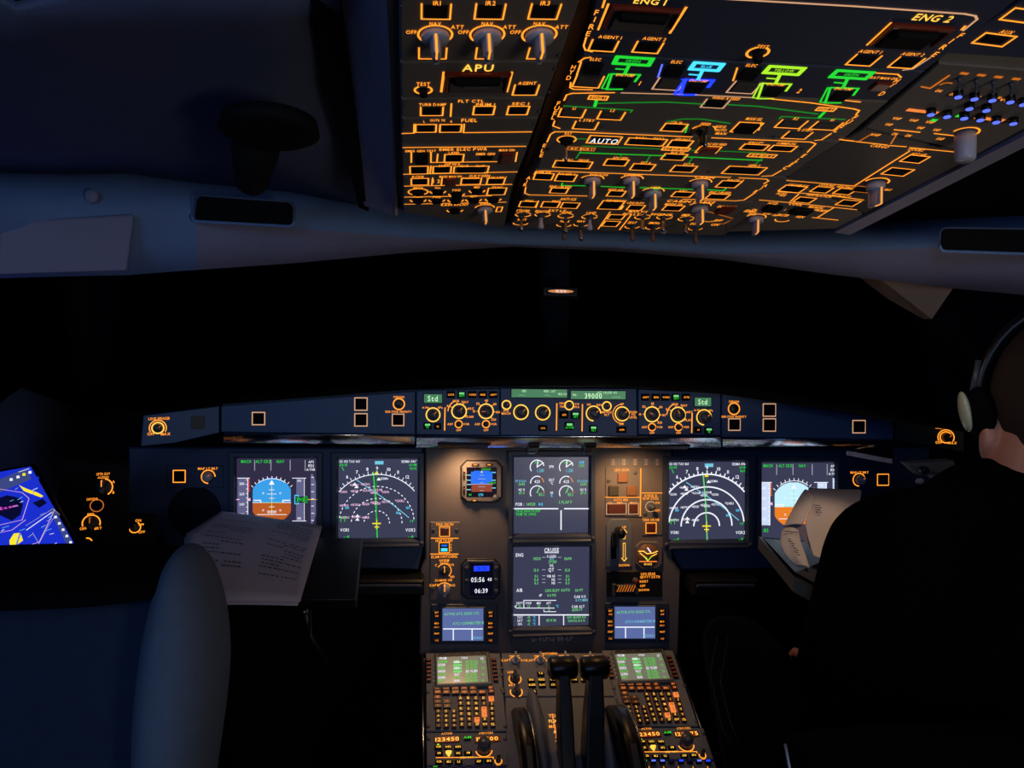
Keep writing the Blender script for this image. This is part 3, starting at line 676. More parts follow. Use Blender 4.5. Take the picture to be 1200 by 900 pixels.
# ceiling left: facets
rows = [
    [(-160, -60, .50), (-60, -40, .52), (20, 10, .56), (90, -8, .56), (200, -20, .56), (300, -30, .56), (391, -40, .58)],
    [(-160, 60, .62), (-60, 50, .62), (15, 44, .62), (85, 30, .61), (200, 25, .63), (300, 20, .63), (398, 15, .66)],
    [(-160, 130, .75), (-60, 120, .76), (20, 120, .77), (115, 110, .74), (215, 105, .76), (310, 100, .76), (408, 90, .78)],
    [(-160, 180, .88), (-60, 178, .88), (20, 178, .9), (150, 170, .92), (240, 178, .95), (320, 180, .95), (418, 175, .93)],
    [(-160, 199, .84), (-60, 204, .96), (20, 205, 1.02), (160, 206, 1.11), (232, 217, 1.16), (345, 228, 1.21), (430, 243, 1.22)],
]
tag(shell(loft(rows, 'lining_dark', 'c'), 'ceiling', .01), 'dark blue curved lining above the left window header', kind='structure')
# black gap strip between ceiling lining and side board is the lining of wall; right ceiling
rows = [[(1130, -60, .75), (1300, -60, .55), (1500, -60, .5)], [(1215, 150, .86), (1350, 140, .8), (1500, 140, .7)], [(990, 268, 1.28), (1200, 256, 1.12), (1330, 250, .95)]]
o = shell(loft(rows, 'dark_trim', 'c'), 'ceiling', .01)
a = D(1186, 196, 1.02)
B = MB(); B.ball(a, .012, .012, .006, 'lining_dark'); tag(B.build('ceiling_stud'), 'small round stud on the dark lining at the far right', 'stud')
# rear ceiling above camera and behind
B = MB(); B.add([(-1.3, -1.6, 1.9), (1.3, -1.6, 1.9), (1.3, .32, 1.9), (-1.3, .32, 1.9)], [(0, 1, 2, 3)], 'lining', world=True)
shell(B, 'ceiling', .02)

# sun visor and grab handle slots on the header
B = MB(); q = [D(-90, 262, .90), D(2, 260, .945), D(156, 251, 1.02), D(157, 255, 1.02), D(149, 317, 1.015), D(0, 321, .94), D(-90, 326, .88)]
q2 = [v+(v-C).normalized()*.022 for v in q]; n = len(q)
B.add(q+q2, [tuple(range(n)), tuple(range(2*n-1, n-1, -1))]+[(i, i+n, (i+1) % n+n, (i+1) % n) for i in range(n)], 'lining_grey', world=True)
vis = B.build('sun_visor'); md = vis.modifiers.new('b', 'BEVEL'); md.width = .003; md.segments = 2
tag(vis, 'pale lilac grey folded sun visor flap at the left end of the header', 'sun visor')
B = MB(); B.ball(D(107, 230, 1.0), .009, .004, .009, 'lining_grey'); tag(B.build('visor_stud'), 'small round pale stud on the left header above the visor', 'stud')
def slot(pts, d, label, name='grab_slot', lip=True):
    # recessed dark tray with rounded corners and pale lip
    r = thing(name, label, 'grab slot', D(*pts[0], d))
    fc = Face(D(*pts[0], d), D(*pts[1], d)-D(*pts[0], d), D(*pts[3], d)-D(*pts[0], d))
    L = [Vector(fc.loc(*q)) for q in pts]
    out = []
    for i in range(4):
        pv, q, nx = L[i-1], L[i], L[(i+1) % 4]
        e1 = (pv-q).normalized()*.008; e2 = (nx-q).normalized()*.008
        for k in range(5):
            t = k/4; out.append(q+e1*(1-t)**2+e2*t**2)
    MB(fc).slab([tuple(v) for v in out], -.004, .0015, 'dark_trim').build('recess', r)
    cen = sum(out, Vector((0, 0)))/len(out); w = [cen+(v-cen)*1.0+(v-cen).normalized()*.004 for v in out]
    half = w[:12]
    bt_ = MB(fc); bt_.strip([tuple(v) for v in w], .0022, .0022, 'lining_dark', True)
    bt_.tube([fc.p3(v.x, v.y, .003) for v in [w[i] for i in range(0, 10)]], .0022, 'lining')
    bt_.build('rim', r)
slot([(229, 259), (342, 265), (343, 238), (232, 230)], 1.07, 'long black grab slot in the left window header beside the visor')
slot([(1103, 294), (1250, 299), (1250, 270), (1105, 268)], 1.03, 'long black grab slot in the right window header, above the headset')

# ceiling lamp (black dish with stem)
lt = thing('reading_lamp', 'round black swivel lamp dish mounted on the left ceiling lining', 'lamp', D(316, 150, .80))
R = .0445
B = MB(Face(D(316, 155, .74), (1, 0, 0), (0, -.99, .13))); B.cyl(0, 0, [(R*1.0, -.012), (R*1.06, 0), (R*.9, .004), (R*.55, -.004), (R*.3, -.006)], 'dark_trim', 32); B.build('lamp_dish', lt)
B = MB(); B.tube([D(300, 172, .78), D(295, 210, .92)], [.024, .02], 'dark_trim', 16); B.build('stem', lt)

# black recess between lining and side board
B = MB(); q = [D(350, -40, .68), D(400, -40, .66), D(430, 250, 1.10), D(424, 246, 1.10)]
q = [D(355, -40, .57), D(394, -40, .60), D(432, 248, 1.05), D(420, 243, 1.05)]
q2 = [v+Vector((0, .01, .05)) for v in q]
B.add(q+q2, [(0, 1, 2, 3), (7, 6, 5, 4), (0, 4, 5, 1), (1, 5, 6, 2), (2, 6, 7, 3), (3, 7, 4, 0)], 'dark_trim', world=True)
tag(B.build('trim_5'), kind='structure')

# windscreen glass and posts
def pane(name, q):
    B = MB(); V = [D(*x) for x in q]; B.add(V, [(0, 1, 2, 3)], 'window_glass', world=True)
    return shell(B, name, .012)
pane('window_1', [(115, 478, 1.75), (636, 448, 2.15), (632, 286, 1.45), (150, 316, 1.28)])
pane('window_2', [(664, 448, 2.15), (1100, 490, 1.85), (1060, 326, 1.35), (664, 288, 1.45)])
pane('window_3', [(-200, 560, 1.0), (95, 480, 1.65), (75, 322, 1.22), (-200, 330, .95)])
def post(pts, w0, w1, m, name, label=None):
    B = MB(); B.tube([D(*q) for q in pts], [w0, w1] if len(pts) == 2 else w0, m, 12); o = B.build(name); tag(o, label, kind='structure'); return o
post([(650, 450, 2.12), (650, 286, 1.46)], .035, .032, 'lining_black', 'trim_6', 'dark centre post of the windscreen')
post([(108, 492, 1.62), (88, 318, 1.18)], .022, .025, 'dark_trim', 'trim_7')
# beige pillar lining on the right
B = MB(); V = [D(1003, 322, 1.30), D(1030, 326, 1.24), D(1120, 333, 1.16), D(1092, 374, 1.22), D(1082, 374, 1.25), D(1040, 350, 1.28), D(1040, 330, 1.42), D(1092, 374, 1.42)]
B.add(V, [(0, 1, 5), (1, 3, 4, 5), (1, 2, 3), (0, 5, 6), (5, 4, 7, 6)], 'beige', world=True)
o = B.build('trim_8', merge=True); o['kind'] = 'structure'
post([(1098, 372, 1.25), (1165, 470, 1.7)], .03, .03, 'dark_trim', 'trim_9')

# standby compass
r = thing('standby_compass', 'tiny amber lit standby compass hanging at the windscreen centre post', 'compass', D(657, 342, 1.5))
fc = Face(D(657, 342, 1.42), (1, 0, 0), (0, .1, 1)); k = fc.sc(657, 342)[0]
MB(fc).rect(0, 0, 44*k, 14*k, -.03, -.002, 'frame_black', .004).build('housing', r)
MB(fc).cyl(0, 0, [(17*k, -.002), (16*k, .002)], 'knob_dark', 24, sq=.22).cyl(0, .5*k, [(15*k, .002), (14*k, .0025)], 'compass_glow', 24, sq=.13).build('dial', r)
MB(fc).text('30 33 N', 0, .5*k, 2.4*k, .0032, 'white', 'c').build('scale', r)

# =================================================================== GLARESHIELD
gs = thing('glareshield', 'black padded glareshield hood above the instrument panel', 'glareshield', GLR.p3(0, .05, -.3))
B = MB()
top = [(110, 486), (165, 480), (260, 466), (330, 460), (420, 452), (487, 446), (560, 441), (660, 439.5), (760, 442), (845, 450), (900, 458), (1000, 472), (1060, 484), (1130, 494), (1190, 500)]
fr = []; 
for x, y in top:
    dd = 1.36 if 240 < x < 1060 else 1.28
    fr.append([(x, y+12, dd+.012), (x, y+6, dd-.012), (x, y+1, dd), (x, y-1.5, dd+.08), (x, y-2.2+(abs(x-660)/500)*.0, dd+.35)])
B = loft(fr, 'soft_black', 'g')
o = B.build('hood', gs, merge=True); md = o.modifiers.new('s', 'SOLIDIFY'); md.thickness = .008
# body behind the face panels
gb = [(258, 474), (487, 456), (560, 452), (760, 452), (847, 459), (1048, 489), (1048, 512), (845, 509), (487, 508), (260, 505)]
MB(GLR).slab([GLR.loc(*q) for q in gb], -.10, -.018, 'frame_black').build('body', gs)

def lamp_btn(p, x, y, w, h, tx=None, green=False, m='button_black', tm='amber'):
    a, b = p.f.loc(x, y); sx, sy = p.f.sc(x, y); B = MB(p.f); c = p.base
    B.rect(a, b, w*sx, h*sy, c-.001, c+.004, m, .0008)
    if green: B.rect(a, b+h*sy*.18, w*sx*.66, h*sy*.30, c+.004, c+.0045, 'green_soft')
    o = B.build('push_button', p.root)
    if tx: MB(p.f).text(tx, a, b-(h*sy*.2 if green else 0), h*sy*.28, c+.0048, 'green' if green else tm, 'c', .85).build('legend', o)
def ring_knob(p, x, y, r, kr=.7, m='knob_dark', ang=45, mm='amber_hot', w=.0021, hgt=.014, full=True, ptr='amber_dim', nm='knob'):
    p.ring(x, y, r, mm, 0, 360 if full else 270, w=w)
    p.knob(x, y, r*kr, ang, hgt, m, fin=False, ptr=ptr, name=nm)
def spokes(p, x, y, r, txts, a0, a1, h=2.6, m='amber', tick=True):
    n = len(txts)
    for i, t_ in enumerate(txts):
        an = math.radians(a0+(a1-a0)*i/(n-1))
        if tick: p.ln([(x+(r+1)*math.cos(an), y-(r+1)*math.sin(an)), (x+(r+2.6)*math.cos(an), y-(r+2.6)*math.sin(an))], m, .0012)
        if t_: p.t(t_, x+(r+6)*math.cos(an), y-(r+4.6)*math.sin(an), h, m)
def lcd(p, x, y, w, h, txts):
    a, b = p.f.loc(x, y); sx, sy = p.f.sc(x, y); B = MB(p.f); c = p.base
    B.rect(a, b, (w+2)*sx, (h+2)*sy, c-.001, c+.001, 'frame_black', .0005); B.rect(a, b, w*sx, h*sy, c+.001, c+.0014, 'lcd_green')
    for t_, dx, dy, hh in txts: B.text(t_, a+dx*sx, b+dy*sy, hh*sy, c+.002, 'lcd_text', 'c', .7 if hh < 4 else .85)
    B.build('lcd_window', p.root)

def efis(name, label, x0, x1, ytop, mir):
    p = Inst(GLR, name, label, 'control panel', [(x0, ytop[0]), (x1, ytop[1]), (x1, 510), (x0, 509)], 'panel_blue', .017, group=None)
    p.lw = .0016
    return p
p = efis('display_control_panel', 'left glareshield block with Std window, two mode knobs and a green lit button', 488, 585.5, (458, 455.5), False)
lcd(p, 507.5, 467, 21, 10, [('Std', -.5, 0, 6.5)])
ring_knob(p, 507.5, 486, 8, .72); p.t('in Hg', 499, 477.5, 2.6); p.t('hPa', 516, 477.5, 2.6)
for i, x in enumerate((528.5, 541, 553.5, 565.5, 578)): lamp_btn(p, x, 462.5, 9, 8, ('CSTR', 'WPT', 'VORD', 'NDB', 'ARPT')[i], i == 1)
lamp_btn(p, 501, 499, 9, 7.5, 'FD', True); lamp_btn(p, 513, 499.5, 8, 7, 'LS')
p.ln([(521.5, 478), (521, 504)], 'amber', .002)
ring_knob(p, 538, 482, 8.5, .72, ang=55); spokes(p, 538, 482, 8, ('ILS', 'VOR', 'NAV', 'ARC', 'PLAN'), 150, -30); p.ring(538, 482, 13, 'amber', 110, 180)
ring_knob(p, 569.5, 482, 8.5, .72, ang=180); spokes(p, 569.5, 482, 8, ('10', '20', '40', '80', '160', '320'), 180, -50)
for x in (537.5, 569.5):
    p.ring(x, 497, 4.2, w=.0018); p.toggle(x, 497, 1.6, .012, 'knob_dark'); p.t('OFF', x, 504, 2.4); p.t('ADF', x-10, 497, 2.4); p.t('VOR', x+9, 497, 2.4)
p.fin()
p = Inst(GLR, 'autopilot_control_unit', 'centre glareshield block with green windows showing 39000 and six amber ringed knobs', 'control panel', [(586.5, 455), (746, 455.5), (747, 511), (586.5, 510)], 'panel_blue', .017)
p.lw = .0016
lcd(p, 632, 461, 65, 9.5, [('SPD', -18, 2.7, 2.6), ('- - - .', -20, -1.6, 3), ('HDG   LAT', 12, 2.7, 2.6), ('- - - .', 10, -1.6, 3), ('HDG V/S', 27, -.6, 2.4)])
lcd(p, 701, 463, 64, 9.5, [('ALT  LVL/CH  V/S', 10, 3, 2.6), ('39000', -6, -1, 6), ('TRK', -28, 0, 2.4), ('- - - - -', 21, -1.6, 3)])
ring_knob(p, 593.5, 474.5, 5, .6, hgt=.008); p.t('SPD', 593, 481, 2.6); p.t('MACH', 593, 484.5, 2.6)
ring_knob(p, 610.5, 483, 8.4, .75, 'knob_dark'); ring_knob(p, 636, 483.5, 8.4, .75)
p.ln([(652.5, 473), (652, 504)], 'amber', .002); p.ln([(682.5, 474), (682, 505)], 'amber', .002)
ring_knob(p, 667, 475, 5, .6, hgt=.008); p.t('HDG', 659, 472.5, 2.4); p.t('TRK', 659, 476.5, 2.4); p.t('V/S', 676, 473.5, 2.4); p.t('FPA', 676, 477, 2.4)
lamp_btn(p, 660.5, 486, 10, 8.5, 'AP1'); lamp_btn(p, 674, 486.5, 10, 8.5, 'AP2', True); lamp_btn(p, 667, 499, 10, 9, 'A/THR', True)
lamp_btn(p, 636, 501.5, 10, 7, 'LOC'); lamp_btn(p, 695, 502.5, 9, 8, 'ALT', True); lamp_btn(p, 728, 503.5, 11, 7, 'APPR')
ring_knob(p, 695.5, 484.5, 8.4, .75, full=False); p.t('100', 690, 474, 2.4); p.t('1000', 702, 474.5, 2.4)
ring_knob(p, 711, 476, 5, .6, hgt=.008); p.t('METRIC', 711, 483, 2.4); p.t('ALT', 711, 486, 2.4)
ring_knob(p, 729, 485, 8, .8); p.ring(729, 485, 11, 'amber', 90, 280, w=.0012); p.t('UP', 729, 473.5, 2.4); p.t('DN', 728, 497, 2.4); p.t('PUSH', 742, 483, 2.6); p.t('TO', 742, 486, 2.4); p.t('LEVEL', 742, 489, 2.4)
p.fin()
p = efis('display_control_panel', 'right glareshield block with Std window at its right and two mode knobs', 748, 844.5, (456, 460.5), True)
for i, x in enumerate((756, 768, 779.5, 791.5, 803.5)): lamp_btn(p, x, 465.5, 9, 8, ('ARPT', 'NDB', 'VORD', 'WPT', 'CSTR')[i], i == 3)
lcd(p, 823.5, 471, 19, 10, [('Std', -.5, 0, 6)])
ring_knob(p, 764, 485.5, 8.5, .72, ang=160); spokes(p, 764, 485.5, 8, ('10', '20', '40', '80', '160', '320'), 180, -50)
ring_knob(p, 794.5, 486, 8.5, .72, ang=120); spokes(p, 794.5, 486, 8, ('ILS', 'VOR', 'NAV', 'ARC', 'PLAN'), 150, -30); p.ring(794.5, 486, 13, 'amber', 110, 180)
for x in (764, 795):
    p.ring(x, 500.5, 4.2, w=.0018); p.toggle(x, 500.5, 1.6, .012, 'knob_dark'); p.t('OFF', x, 507.3, 2.4); p.t('ADF', x-9, 500.5, 2.4); p.t('VOR', x+9, 500.5, 2.4)
p.ln([(811, 484), (810.5, 507)], 'amber', .002)
ring_knob(p, 825, 489, 8.5, .75, full=False); p.t('in Hg', 817, 480.5, 2.4); p.t('hPa', 833, 481, 2.4)
lamp_btn(p, 830, 504.5, 9, 7.5, 'FD', True); lamp_btn(p, 817.5, 503.5, 8, 7, 'LS')
p.fin()
def sqbtn(p, x, y, s=14.5, m='button_black'):
    p.box(x, y, s, s, 'line_cream' if p.f is GLR else 'amber', .0018)
    p.btn(x, y, s, s, None, m, .004, k=.86)
p = Inst(GLR, 'glareshield_wing_panel', 'long blue panel to the left of the Std window with four square amber buttons', 'panel', [(259, 476), (486.5, 458.5), (486.5, 509), (259, 506)], 'panel_blue', .017)
sqbtn(p, 303, 490.5); sqbtn(p, 423, 473.5); sqbtn(p, 423, 492); sqbtn(p, 466.5, 492, 13.5)
ring_knob(p, 467.5, 473.5, 6.5, .72, 'black_plastic', mm='amber', ptr=None, hgt=.005); p.fit('CHRONO', 467.5, 465.3, 13, 2.4); p.fit('SIDE STICK PRIORITY', 467, 482.5, 31, 2.4)
p.fin()
p = Inst(GLR, 'glareshield_wing_panel', 'long blue panel to the right of the Std window, tapering toward the pilot headset', 'panel', [(846, 461), (1047, 491), (1047, 515), (846, 512)], 'panel_blue', .017)
sqbtn(p, 901.5, 480.5); sqbtn(p, 901.5, 498); sqbtn(p, 1006.5, 500); sqbtn(p, 860.5, 497.5, 13.5)
ring_knob(p, 860, 479, 6.5, .72, 'black_plastic', mm='amber', ptr=None, hgt=.005); p.fit('CHRONO', 860, 470.6, 12, 2.4); p.fit('SIDE STICK PRIORITY', 860, 488.3, 29, 2.4)
p.fin()
# loudspeaker end panels, wrapped toward the pilots
fL = Face(GLR.p3(*GLR.loc(258, 490)), Vector((1, .30, 0)), (0, .08, 1))
p = Inst(fL, 'loudspeaker_panel', 'left end panel of the glareshield with round LOUD SPEAKER knob and black grille', 'panel', [(168, 487), (257, 476), (257, 507), (205, 519), (165, 523)], 'panel_blue', .017)
ring_knob(p, 185, 501.5, 7, .75, mm='amber_hot'); p.ring(185, 501.5, 10, 'amber', -30, 210, w=.0016); p.fit('LOUD SPEAKER', 186.5, 490.5, 25, 3); p.t('OFF', 177, 508.5, 3.2); p.t('MAX', 194, 508.5, 3.2)
a, b = fL.loc(232, 495); sx, sy = fL.sc(232, 495)
B = MB(fL); B.rect(a, b, 16*sx, 15*sy, 0, .002, 'frame_black')
for i in range(7): B.rect(a+(i-3)*2.1*sx, b, .6*sx, 14*sy, .002, .003, 'knob_dark')
B.build('grille', p.root); p.fin()
fR = Face(GLR.p3(*GLR.loc(1048, 500)), Vector((1, -.30, 0)), (0, .08, 1))
p = Inst(fR, 'loudspeaker_panel', 'right end panel of the glareshield with amber LOUD SPEAKER knob beside the headset', 'panel', [(1049, 491), (1130, 499), (1130, 530), (1049, 516)], 'frame_black', .017)
ring_knob(p, 1108.5, 512.5, 7, .8, 'key_brown', mm='amber'); p.ring(1108.5, 512.5, 9.5, 'amber', -30, 210, w=.0018); p.fit('LOUD SPEAKER', 1107.5, 501.5, 22, 2.8); p.t('OFF', 1100, 518.5, 3); p.t('MAX', 1116, 519, 3)
p.fin()

# polished metal lip under the glareshield panels
def lip(name, label, x0, x1, ya, yb, yc=None, yd=None):
    # undercut convex metal rail, leaning back toward the instrument panel
    yc = yc or ya; yd = yd or yb; bk = Face(GLR.p3(0, 0, -.060), GLR.u, GLR.v)
    T0, T1 = GLR.p3(*GLR.loc(x0, ya), -.002), GLR.p3(*GLR.loc(x1, yc), -.002); B0, B1 = bk.p3(*bk.loc(x0, yb)), bk.p3(*bk.loc(x1, yd))
    r = thing(name, label, 'rail', (T0+B1)/2); B = MB(); N = 10; V = []
    for t_, b_ in ((T0, B0), (T1, B1)):
        nn = GLR.u.cross((t_-b_).normalized())
        ps = [t_.lerp(b_, k/N)+nn*(.0045*math.sin(PI*k/N)) for k in range(N+1)]+[b_+GLR.v*.012, t_+GLR.v*.004-GLR.n*.008]
        V.append(ps)
    n = len(V[0]); B.add(V[0]+V[1], [(k, (k+1) % n, n+(k+1) % n, n+k) for k in range(n)]+[tuple(range(n))[::-1], tuple(range(n, 2*n))], 'lip_metal', True, world=True)
    for k in (n-3, n-2, n-1, n, n+1): B.S[k] = False
    B.build('rail', r)
    f = Face((T0+T1)/2, T1-T0, ((T0+T1)-(B0+B1)).normalized()); return r, f
r1, RF = lip('metal_rail', 'central polished metal rail with two dark slots beneath the 39000 window', 488, 845, 511.5, 525)
for x0, x1, y0, y1 in ((512, 575, 517, 521.5), (748, 809, 519, 523.0)):
    B = MB(RF); q = [RF.loc(x0, y0), RF.loc(x1, y0), RF.loc(x1-4, y1), RF.loc(x0+5, y1)]; B.slab(q, .0, .0062, 'frame_black', .001); B.build('slot', r1)
for x in (624, 690):
    B = MB(RF); a, b = RF.loc(x, 520.5); sx, sy = RF.sc(x, 521); B.rect(a, b, 13*sx, 7*sy, -.002, .012, 'black_plastic', .002); B.rect(a, b-3*sy, 9*sx, 2*sy, .0, .013, 'knob_steel', .001); B.build('latch', r1)
lip('metal_rail', 'polished metal rail reflecting light under the left wing panel', 262, 486, 508.5, 519, 510.5, 521)
lip('metal_rail', 'polished metal rail reflecting light under the right wing panel', 847, 1046, 514, 524.5, 516.5, 521.5)

# =================================================================== MAIN INSTRUMENT PANEL
ip = thing('instrument_panel', 'blue grey main instrument panel board behind the six square displays', 'instrument panel', MAIN.p3(0, -.2, -.05))
def plate(pts, m, nm, c0=-.03, c1=0, bev=.003): return MB(MAIN).slab([MAIN.loc(*q) for q in pts], c0, c1, m, bev).build(nm, ip)
plate([(498, 524), (788, 524), (788, 655), (798, 668), (795, 770), (491, 768), (493, 668), (498, 655)], 'panel_warm', 'centre_board')
plate([(150, 524), (496, 524), (496, 640), (490, 668), (150, 660)], 'board_navy', 'left_board')
plate([(790, 524), (1090, 524), (1090, 664), (800, 668), (790, 650)], 'board_navy', 'right_board')
B = MB(MAIN)
def itxt(B, f, t_, x, y, h, m, c=.0006, al='c', wide=1):
    a, b = f.loc(x, y); _, sy = f.sc(x, y); B.text(t_, a, b, h*sy, c, m, al, wide)
mat('etched', (235, 200, 190), .6)
itxt(B, MAIN, 'G-VUFO', 636, 748, 6.5, 'etched', wide=.72); itxt(B, MAIN, '8R-LP', 662, 747.5, 6.5, 'etched', wide=.72)
a, b = MAIN.loc(649, 747); sx, sy = MAIN.sc(649, 747); B.rect(a, b, .7*sx, 12*sy, 0, .0006, 'etched')
itxt(B, MAIN, 'REGISTRATION', 627, 741, 2, 'etched'); itxt(B, MAIN, 'SELCAL', 668, 740.5, 2, 'etched')
B.build('lettering', ip)
MB(MAIN).cyl(*MAIN.loc(228, 600), [(MAIN.sc(228, 600)[0]*31, 0), (MAIN.sc(228, 600)[0]*30, .0025), (MAIN.sc(228, 600)[0]*26, .003)], 'lining_black', 40).build('speaker_grille', ip)
# card engraved placard above gear panel
B = MB(MAIN)
for i, w in enumerate((9, 14, 9, 12, 8)):
    a, b = MAIN.loc(718+i*13, 541); B.rect(a, b, w*sx, 7*sy, 0, .0008, 'panel_grey')
    for k in range(3): itxt(B, MAIN, ('VFE', '240', '205', '196', '180')[i], 718+i*13, 538.8+k*2.6, 1.6, 'etched', .0012)
B.build('placard', ip)

def display(name, label, x0, y0, x1, y1, draw, bg, bz=7, group=None, bm='bezel'):
    f = MAIN; xc, yc = (x0+x1)/2, (y0+y1)/2
    q = [f.loc(x0-bz, y1+bz+2), f.loc(x1+bz, y1+bz+2), f.loc(x1+bz, y0-bz), f.loc(x0-bz, y0-bz)]
    r = thing(name, label, 'display', f.p3(*f.loc(xc, yc), -.03), group)
    B = MB(f)
    i = [f.loc(x0, y1), f.loc(x1, y1), f.loc(x1, y0), f.loc(x0, y0)]
    # four mitred bars
    for k in range(4):
        k2 = (k+1) % 4
        vs = [(*q[k], 0), (*q[k2], 0), (*q[k2], .012), (*q[k], .012), (*i[k], .003), (*i[k2], .003)]
        qi = [(q[k][0]*.35+i[k][0]*.65, q[k][1]*.35+i[k][1]*.65), (q[k2][0]*.35+i[k2][0]*.65, q[k2][1]*.35+i[k2][1]*.65)]
        vs += [(*qi[0], .012), (*qi[1], .012)]
        B.add(vs, [(0, 1, 2, 3), (3, 2, 7, 6), (6, 7, 5, 4)], bm)
    B.build('bezel', r)
    a, b = f.loc(xc, y1+bz+1); sx, sy = f.sc(xc, yc)
    MB(f).rect(a, b, (x1-x0+4)*sx, 3.5*sy, .002, .02, 'bezel_grey' if False else 'bezel', .002).build('ledge', r)
    for cx in (x0-bz+2.5, x1+bz-2.5):
        a, b = f.loc(cx, y1+bz-2); MB(f).cyl(a, b, [(2.4*sx, .01), (2.4*sx, .014), (1.8*sx, .0155)], 'knob_dark', 12).build('fastener', r)
    S = MB(f); S.rect(*f.loc(xc, yc), (x1-x0)*sx, (y1-y0)*sy, -.002, .004, bg)
    draw(S, f); S.build('screen', r)
    return r
ZS = .0046
def sl(S, f, pts, m, w=1.0, closed=False, z=ZS):
    S.strip([f.loc(*q) for q in pts], w*f.sc(*pts[0])[0], z, m, closed)
def st(S, f, t_, x, y, h, m, al='c', wide=1, z=ZS, k=.76):
    a, b = f.loc(x, y); _, sy = f.sc(x, y); S.text(t_, a, b, h*sy, z, m, al, wide*k)
def sr(S, f, x, y, w, h, m, z=ZS-.0002):
    a, b = f.loc(x, y); sx, sy = f.sc(x, y); S.flat([(a-w*sx/2, b-h*sy/2), (a+w*sx/2, b-h*sy/2), (a+w*sx/2, b+h*sy/2), (a-w*sx/2, b+h*sy/2)], z, m)

